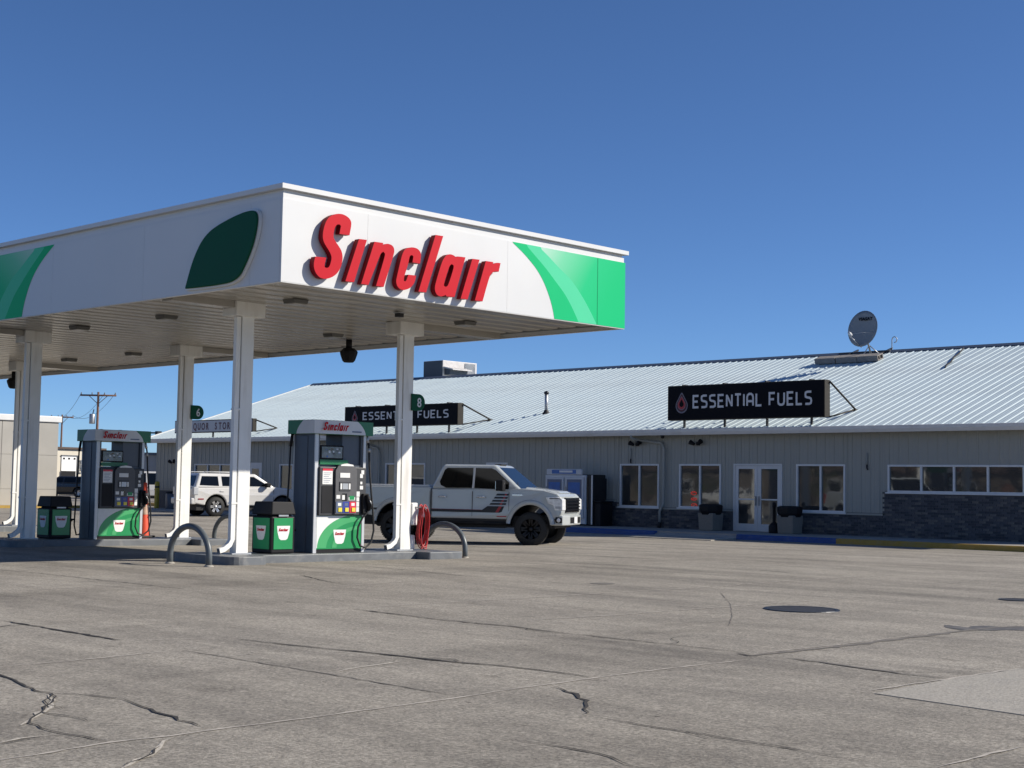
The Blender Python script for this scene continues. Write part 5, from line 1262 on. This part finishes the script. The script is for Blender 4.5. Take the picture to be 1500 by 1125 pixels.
fxc = at(872, 718, 'y', 38.1)
t = thing('wall_fan', 'round dark fan on a square bracket fixed to the siding', 'fan', (fxc.x, 38.0, fxc.z))
loc_link('guard', MB().tube([(.32 * math.cos(a), -.12, .32 * math.sin(a)) for a in [2 * math.pi * k / 28 for k in range(28)]], .03, 6, closed=True).tube([(.16 * math.cos(a), -.14, .16 * math.sin(a)) for a in [2 * math.pi * k / 20 for k in range(20)]], .012, 5, closed=True).mesh('guard', M['black_plastic']), t)
for k in range(5):
    a = 2 * math.pi * k / 5; loc_link('blade', MB().add([(.04 * math.cos(a), -.10, .04 * math.sin(a)), (.28 * math.cos(a - .3), -.12, .28 * math.sin(a - .3)), (.29 * math.cos(a + .25), -.06, .29 * math.sin(a + .25))], [(0, 1, 2), (2, 1, 0)]).mesh('blade', M['dark_metal']), t)
loc_link('hub', MB().lathe([(.001, .05), (.06, .04), (.06, -.04)], 12, Matrix.Translation((0, -.11, 0)) @ Matrix.Rotation(R(90), 4, 'X')).mesh('hub', M['galv']), t)
loc_link('bracket', MB().box(-.42, -.38, -.08, .2, -.42, .40).box(.38, .42, -.08, .2, -.42, .40).box(-.379, .379, -.07, .2, .36, .40).box(-.379, .379, -.07, .2, -.42, -.38).mesh('bracket', M['dark_metal']), t)
def waste(px, lab):
    p = at(px, 765, 'y', 37.55).x
    t = thing('waste_container', lab, 'trash can', (p, 37.55, ZS))
    loc_link('base', MB().hexa([(-.26, -.26, 0), (.26, -.26, 0), (.26, .26, 0), (-.26, .26, 0)], [(-.29, -.29, .55), (.29, -.29, .55), (.29, .29, .55), (-.29, .29, .55)]).mesh('base', M['aggregate']), t, .02)
    loc_link('hood', MB().lathe([(.30, .48), (.37, .60), (.385, .76), (.37, .80), (.30, .83), (.28, .78), (.001, .76)], 8, Matrix.Rotation(R(22.5), 4, 'Z'), smooth=False).mesh('hood', M['black_plastic']), t)
waste(1041, 'tan aggregate waste container with black hood under the window left of the doors'); waste(1157, 'tan aggregate waste container with black hood right of the glass doors')
p = at(1134, 775, 'y', 37.45).x
solid('ash_urn', 'dark bottle-shaped cigarette urn beside the glass doors', 'ashtray', (p, 37.45, ZS), [('base', MB().lathe([(.16, 0), (.17, .02), (.17, .22), (.12, .28), (.05, .34)], 16), 'black_plastic', 0.), ('stem', MB().lathe([(.05, .34), (.045, .78), (.06, .80), (.06, .90), (.03, .94), (.001, .94)], 12), 'black_plastic', 0.)])
def flood(px, py, lab):
    q = at(px, py, 'y', YB - .2); t = thing('flood_light', lab, 'light', (q.x, YB - .03, q.z))
    loc_link('mount', MB().box(-.06, .06, -.03, .03, -.06, .06).tube([(0, -.02, 0), (0, -.10, -.01)], .02, 6).mesh('mount', M['dark_metal']), t)
    for s_ in (-1, 1): loc_link('head', MB().lathe([(.04, -.05), (.055, .0), (.085, .13), (.075, .135), (.001, .12)], 10, Matrix.Translation((s_ * .11, -.12, .01 * s_)) @ Matrix.Rotation(R(62 * s_), 4, 'Y') @ Matrix.Rotation(R(15), 4, 'X')).mesh('head', M['black_plastic']), t)
flood(929, 650.5, 'black twin flood light left of the elbowed downspout'); flood(1018, 649.5, 'black twin flood light above the window beside the doors'); flood(251, 677, 'black twin flood light at the liquor store end wall')
q = at(970, 642, 'y', YB - .3)
solid('camera_eye', 'tiny black security camera under the eave near the downspout', 'camera', (q.x, YB - .28, 3.19), [('mount', MB().box(-.05, .05, -.05, .05, -.03, .001), 'black_plastic', 0.), ('ball', MB().lathe([(.001, -.13), (.05, -.11), (.06, -.06), (.04, -.03)], 10), 'black_gloss', 0.)])
for px, py, lab in [(924, 668, 'small conduit box and wire on the siding above the first window'), (1270, 676, 'small vertical conduit with elbow on the siding right of the window')]:
    q = at(px, py, 'y', YB - .05); solid('conduit', lab, 'pipe', (q.x, YB - .03, q.z), [('pipe', MB().tube([(0, -.02, .25), (0, -.02, -.12)], .018, 6), 'siding', 0.), ('elbow', MB().tube([(0, -.02, -.10), (.02, -.06, -.20), (.05, -.06, -.24)], .025, 6), 'dark_metal', 0.)])
# red lit sign inside the second window: stacked loops of tube
q = at(1016, 731, 'y', YB)
t = thing('window_sign', 'red lit tube sign stacked vertically in a store window', 'sign', (q.x, YB + .005, q.z))
for k, (x_, z_) in enumerate([(0, .19), (.01, .0), (.02, -.2)]):
    loc_link('tube', MB().tube([(x_ + .11 * math.cos(a), 0, z_ + .055 * math.sin(a) * (1 if k != 1 else .7)) for a in [2 * math.pi * i / 14 for i in range(14)]], .013, 6, closed=True).tube([(x_ - .08, 0, z_ - .02 * k), (x_ + .08, 0, z_ + .03)], .012, 6).mesh('tube', M['neon']), t)

# ================================================================== far background at left
def far(u, v, D): return CAM + (FW + RT * ((u - 750) / F_PX) - UP * ((v - 562.5) / F_PX)) * D
# concrete panel building
cbx = -66.0; ye = at(83, 700, 'x', cbx).y
ztp = at(82, 619, 'x', cbx).z
cb = thing('concrete_building', 'pale concrete panel building with white parapet cap beyond the pumps', 'building', (cbx - 6, ye - 12, 0))
MB().box(cbx - 12, cbx, ye - 26, ye, -.2, ztp).obj('wall', M['concrete_wall'], cb)
for k in range(9):
    for z0, z1 in ((.9, 2.55), (2.56, ztp - .01), (-.1, .89)):
        MB().box(cbx + .001, cbx + .04, ye - 2.95 * (k + 1), ye - 2.95 * k - .02, z0, z1).obj('wall_panel', M['concrete_wall'], cb, bevel=.01)
MB().box(cbx - 12.1, cbx + .12, ye - 26.1, ye + .12, ztp, ztp + .30).obj('parapet_cap', M['white_metal'], cb, bevel=.03)
tag(MB().box(cbx + .06, cbx + 1.0, ye - 26, ye + 3, -.05, .12).obj('kerb_strip', M['kerb_yellow']), kind='structure')
# cream garage far behind, its front turned to the sun
def quadbox(mb, a, b, z0, z1, d0, d1):
    A = p0 + ax * a; B = p0 + ax * b
    return mb.hexa([(*(A + nrm * d1).xy, z0), (*(B + nrm * d1).xy, z0), (*(B + nrm * d0).xy, z0), (*(A + nrm * d0).xy, z0)], [(*(A + nrm * d1).xy, z1), (*(B + nrm * d1).xy, z1), (*(B + nrm * d0).xy, z1), (*(A + nrm * d0).xy, z1)])
ax = Vector((-.15, .99, 0)).normalized(); nrm = Vector((ax.y, -ax.x, 0)); p0 = far(90, 727, 128); p0.z = 0
def gp(u, v):
    d = FW + RT * ((u - 750) / F_PX) - UP * ((v - 562.5) / F_PX); return CAM + d * ((p0 - CAM).dot(nrm) / d.dot(nrm))
def fa(u): return (gp(u, 700) - p0).dot(ax)
def fz(v, u=100): return gp(u, v).z
gb = thing('garage_building', 'cream garage building with white overhead door far behind the pumps', 'building', (p0.x, p0.y, 0))
quadbox(MB(), -16, fa(150), -.3, fz(658), -14, 0).obj('wall', M['beige_wall'], gb)
quadbox(MB(), -16.2, fa(150) + .2, fz(658), fz(655), -14.2, .2).obj('roof_edge', M['roof_brown'], gb)
od = quadbox(MB(), fa(88.5), fa(110.5), 0, fz(668), .02, .08).obj('door', M['panel_white'], gb)
for u in (90.5, 98, 106): quadbox(MB(), fa(u) - .0, fa(u + 2.6), fz(673), fz(670.5), .081, .1).obj('door_window', M['car_glass'], od)
quadbox(MB(), fa(88), fa(109), 0, fz(690), .10, .14).obj('open_gap', M['black_plastic'], od)
for a, b, z0, z1 in ((fa(88), fa(113), fz(668), fz(666.6)), (fa(111), fa(112.6), 0, fz(668))): quadbox(MB(), a, b, z0, z1, .01, .15).obj('door_trim', M['siding_gap'], gb)
for k, ch in enumerate('TRO'):
    v, f = text_data(ch, .5, .03, True, 1.2, .02); o_ = p0 + ax * fa(117) + nrm * .05
    MB().add(place(v, (o_.x, o_.y, fz(680 + 6.6 * k, 117)), ax, (0, 0, 1), nrm), f).obj('sign_letter', M['siding_gap'], gb)
# grey metal building behind the van
g0 = far(196, 727, 120); g1 = far(262, 727, 120); ax2 = (g1 - g0); ax2.z = 0; ax2.normalize(); p0 = g0; ax = ax2; nrm = Vector((ax.y, -ax.x, 0))
gm = thing('metal_building', 'plain grey metal building far behind the white van', 'building', (g0.x, g0.y, 0))
zt2 = far(230, 667, 120).z
quadbox(MB(), -1.5, 14, -.3, zt2, -10, 0).obj('wall', M['grey_wall'], gm); quadbox(MB(), -1.7, 14.2, zt2, zt2 + .22, -10.2, .2).obj('roof_edge', M['grey_pump'], gm)
for k in range(30): quadbox(MB(), -1.4 + .5 * k, -1.33 + .5 * k, 0, zt2 - .01, .001, .04).obj('rib', M['grey_wall'], gm)
# parked vehicles far left
q = far(97, 726, 112); suv((q.x, q.y, 0), R(215), 'dark suv parked in front of the cream garage', 'car_black', rim='rim_silver', name='suv', rails=False)
q = far(111, 724, 106); suv((q.x + 1.5, q.y + 1.2, 0), R(140), 'black car parked half hidden behind the shaded pump', 'car_black', name='parked_car', rails=False, roofz=1.5)
q = far(217, 733, 96); suv((q.x, q.y, 0), R(60), 'white van parked beyond the yellow bollard', 'car_white', name='van', cat='van', roofz=1.98, rails=False, boxy=.5)
# yellow bollard, bin, far pump, low wall
q = atg(229, 748.5)
solid('yellow_bollard', 'scuffed yellow post standing on the far kerb', 'bollard', (q.x, q.y, 0), [('post', MB().lathe([(.11, -.1), (.11, 1.25), (.10, 1.32), (.06, 1.37), (.001, 1.38)], 16), 'yellow_paint', 0.), ('band', MB().lathe([(.113, 1.08), (.113, 1.16)], 16), 'dark_metal', 0.)])
q2 = atg(235, 742); 
tag(MB().box(-1.8, 1.8, -.3, .3, -.1, .16).obj('kerb_strip', M['kerb_yellow'], None, (q2.x - .8, q2.y + .6, 0)), kind='structure')
q = far(251, 741, 66)
solid('barrel', 'dark upright barrel beside the far kerb', 'barrel', (q.x, q.y, 0), [('body', MB().lathe([(.24, 0), (.27, .05), (.27, .80), (.24, .84)], 14), 'grey_pump', 0.), ('lid', MB().lathe([(.28, .84), (.27, .90), (.001, .93)], 14), 'black_plastic', 0.)])
q = far(241, 728, 92)
solid('air_station', 'small white and red air pump station near the van', 'air pump', (q.x, q.y, 0), [('cabinet', MB().box(-.25, .25, -.3, .3, 0, 1.15), 'ice_white', .02), ('top', MB().box(-.38, .38, -.4, .4, 1.15, 1.48), 'red_btn', .03), ('hose', MB().tube([(.26, -.2, 1.0), (.34, -.25, .6), (.3, -.3, .2), (.26, -.2, .7)], .03, 6), 'rubber', 0.), ('post', MB().box(.40, .48, -.05, .05, 0, 1.3), 'ice_white', 0.)])
# parking light pole
q = far(229, 726, 100); zt3 = far(231, 634, 100).z
t = thing('light_pole', 'thin black parking lot light pole with two arms beyond the store end', 'street lamp', (q.x, q.y, 0))
loc_link('pole', MB().tube([(0, 0, -.1), (0, 0, zt3)], .07, 8).mesh('pole', M['dark_metal']), t); loc_link('arms', MB().tube([(-.9 * RT.x, -.9 * RT.y, zt3), (.9 * RT.x, .9 * RT.y, zt3)], .06, 6).box(-.16, .16, -.16, .16, zt3 - .22, zt3 + .12).mesh('arms', M['dark_metal']), t)
for s_ in (-1, 1): loc_link('lamp_head', MB().box(s_ * 1.0 * RT.x - .22, s_ * 1.0 * RT.x + .22, s_ * 1.0 * RT.y - .22, s_ * 1.0 * RT.y + .22, zt3 - .05, zt3 + .10).mesh('lamp_head', M['dark_metal']), t)
# utility poles and wires
def upole(u, vtop, D, half, lab, trafo):
    b = far(u, 720, D); top_ = far(u, vtop, D); t = thing('utility_pole', lab, 'utility pole', (b.x, b.y, 0)); h = top_.z
    ax = Vector((RT.x, RT.y, 0)).normalized()
    loc_link('pole', MB().tube([(0, 0, -.3), (0, 0, h)], [.17, .11], 10).mesh('pole', M['wood']), t)
    a = ax * half; loc_link('crossarm', MB().tube([tuple(-a + Vector((0, 0, h - .35))), tuple(a + Vector((0, 0, h - .35)))], .10, 6).mesh('crossarm', M['wood']), t)
    for s_ in (-1, 1): loc_link('brace', MB().tube([tuple(ax * (s_ * half * .5) + Vector((0, 0, h - .42))), (0, 0, h - 1.25)], .035, 5).mesh('brace', M['wood']), t)
    for k in (-.95, -.35, .35, .95): loc_link('insulator', MB().lathe([(.03, 0), (.07, .06), (.04, .12), (.06, .18), (.001, .24)], 8, Matrix.Translation(ax * (half * k) + Vector((0, 0, h - .26)))).mesh('insulator', M['siding_gap']), t)
    if trafo:
        loc_link('transformer', MB().lathe([(.001, 0), (.28, .02), (.30, .1), (.30, .95), (.26, 1.02), (.001, 1.05)], 14, Matrix.Translation(-ax * .55 + Vector((0, 0, h - 3.3)))).mesh('transformer', M['galv']), t)
        loc_link('bushing', MB().tube([tuple(-ax * .5 + Vector((0, 0, h - 2.25))), tuple(-ax * .4 + Vector((0, 0, h - 1.8)))], .06, 6).mesh('bushing', M['siding_gap']), t)
    return Vector((b.x, b.y, h - .1)), ax * half
A1 = upole(139, 573.5, 150, 1.85, 'wooden utility pole with transformer rising behind the shaded pump', True)
A2 = upole(87, 607, 205, 1.6, 'wooden utility pole farther off beside the concrete building', False)
wr = []
for k in (-.95, .95, .35):
    a = A1[0] + A1[1] * k; b = A2[0] + A2[1] * k
    t = thing('power_line', 'thin power line sagging between the two utility poles', 'cable', tuple(a), group='power lines between the utility poles')
    loc_link('wire', MB().tube([tuple((b - a) * (i / 12) - Vector((0, 0, 1.3 * 4 * (i / 12) * (1 - i / 12)))) for i in range(13)], .022, 4).mesh('wire', M['wire']), t)

# ================================================================== what the store windows mirror: houses and trees across the road behind the camera
def tree(x, y, h, lab, seed, mt):
    r_ = random.Random(seed); t = thing('tree', lab, 'tree', (x, y, 0)); tips = []
    mb = MB()
    def br(p, d, L, rad, n):
        q = p + d * L; m_ = p + d * L * .5 + Vector((r_.uniform(-.1, .1), r_.uniform(-.1, .1), 0)) * L * .4
        mb.tube([p, m_, q], [rad, rad * .82, rad * .65], 6)
        if n == 0: tips.append(q); return
        for k in range(3 if n > 1 else 4):
            dd = (d + Vector((r_.uniform(-1, 1), r_.uniform(-1, 1), r_.uniform(-.1, .7))) * .75).normalized(); br(q, dd, L * r_.uniform(.62, .8), rad * .6, n - 1)
        if n <= 2: tips.append(q)
    br(Vector((0, 0, -.1)), Vector((0, 0, 1)), h * .30, h * .028, 4)
    loc_link('trunk', mb.mesh('trunk', M['bark']), t)
    lf = MB()
    for p in tips:
        for k in range(9):
            c = p + Vector((r_.gauss(0, 1), r_.gauss(0, 1), r_.gauss(0, .8))) * h * .055; u_ = Vector((r_.uniform(-1, 1), r_.uniform(-1, 1), r_.uniform(-1, 1))).normalized(); w_ = u_.orthogonal().normalized(); s_ = r_.uniform(.10, .20)
            lf.add([c - u_ * s_, c + w_ * s_ * .6, c + u_ * s_, c - w_ * s_ * .6], [(0, 1, 2, 3)])
    o = loc_link('crown', lf.mesh('crown', M[mt]), t)
for i, (x, y, h, lab) in enumerate([(-55, -24, 9, 'broad tree across the road opposite the tall brick wall'), (-66, -28, 11, 'tall tree across the road beside the tan house'), (-76, -22, 10, 'tree across the road opposite the glass doors'), (-88, -30, 12, 'tall tree across the road near the white house'), (-47, -30, 10, 'tree across the road at the corner lot'), (-98, -26, 11, 'tree across the road beyond the white house')]): tree(x, y, h, lab, 20 + i, ('leaf_a', 'leaf_b')[i % 2])
def house(x, y, wd, dp, h, wallm, lab):
    t = thing('house', lab, 'house', (x, y, 0))
    loc_link('wall', MB().box(-wd / 2, wd / 2, -dp / 2, dp / 2, -.1, h).mesh('wall', M[wallm]), t)
    loc_link('roof', MB().prism([(-dp / 2 - .5, h), (0, h + dp * .28), (dp / 2 + .5, h), (dp / 2 + .5, h - .12), (0, h + dp * .28 - .12), (-dp / 2 - .5, h - .12)], -wd / 2 - .5, wd / 2 + .5, 'x').mesh('roof', M['roof_brown']), t)
    for s_ in (-.35, -.1, .2):
        w_ = loc_link('window', MB().box(s_ * wd, s_ * wd + 1.3, dp / 2 + .001, dp / 2 + .06, 1.0, 2.3).mesh('window', M['frame_white']), t); loc_link('pane', MB().box(s_ * wd + .1, s_ * wd + 1.2, dp / 2 + .061, dp / 2 + .07, 1.1, 2.2).mesh('pane', M['car_glass']), w_)
    loc_link('door', MB().box(.36 * wd, .36 * wd + 1.0, dp / 2 + .001, dp / 2 + .06, 0, 2.1).mesh('door', M['wood']), t)
house(-60, -38, 22, 9, 3.2, 'tan_wall', 'long tan house with brown roof across the road'); house(-90, -40, 26, 10, 3.4, 'tan_wall', 'second tan house with brown roof across the road'); house(-36, -40, 18, 9, 3.2, 'grey_wall', 'grey house with brown roof across the road')
def shrub(x, y, h, lab, seed):
    r_ = random.Random(seed); t = thing('shrub', lab, 'bush', (x, y, 0)); st = MB(); lf = MB()
    for k in range(7):
        a = r_.uniform(0, 6.28); q = Vector((math.cos(a) * h * .35, math.sin(a) * h * .35, h * r_.uniform(.6, .95))); st.tube([(0, 0, -.05), tuple(q * .5 + Vector((0, 0, .1))), tuple(q)], [.05, .035, .015], 5)
        for j in range(70):
            c = q * r_.uniform(.35, 1.1) + Vector((r_.gauss(0, 1), r_.gauss(0, 1), r_.gauss(0, .7))) * h * .16; c.z = max(.05, c.z); u_ = Vector((r_.uniform(-1, 1), r_.uniform(-1, 1), r_.uniform(-1, 1))).normalized(); w_ = u_.orthogonal().normalized(); s_ = r_.uniform(.10, .2)
            lf.add([c - u_ * s_, c + w_ * s_ * .6, c + u_ * s_, c - w_ * s_ * .6], [(0, 1, 2, 3)])
    loc_link('stem', st.mesh('stem', M['bark']), t); loc_link('foliage', lf.mesh('foliage', M['leaf_a']), t)
for i, (x, y, h, lab) in enumerate([(-57, -22, 3.2, 'dark shrub across the road before the long tan house'), (-64, -25, 4.0, 'tall shrub across the road between two trees'), (-71, -21, 3.0, 'rounded shrub across the road opposite the doors'), (-80, -24, 3.8, 'wide shrub across the road by the second tan house'), (-50, -20, 2.6, 'small shrub across the road before the grey house'), (-91, -23, 3.6, 'far shrub across the road near the end tree')]): shrub(x, y, h, lab, 60 + i)
suv((-66, -16, 0), R(172), 'white car parked across the road before the shrubs', 'car_white', name='parked_car', rails=False, roofz=1.5)
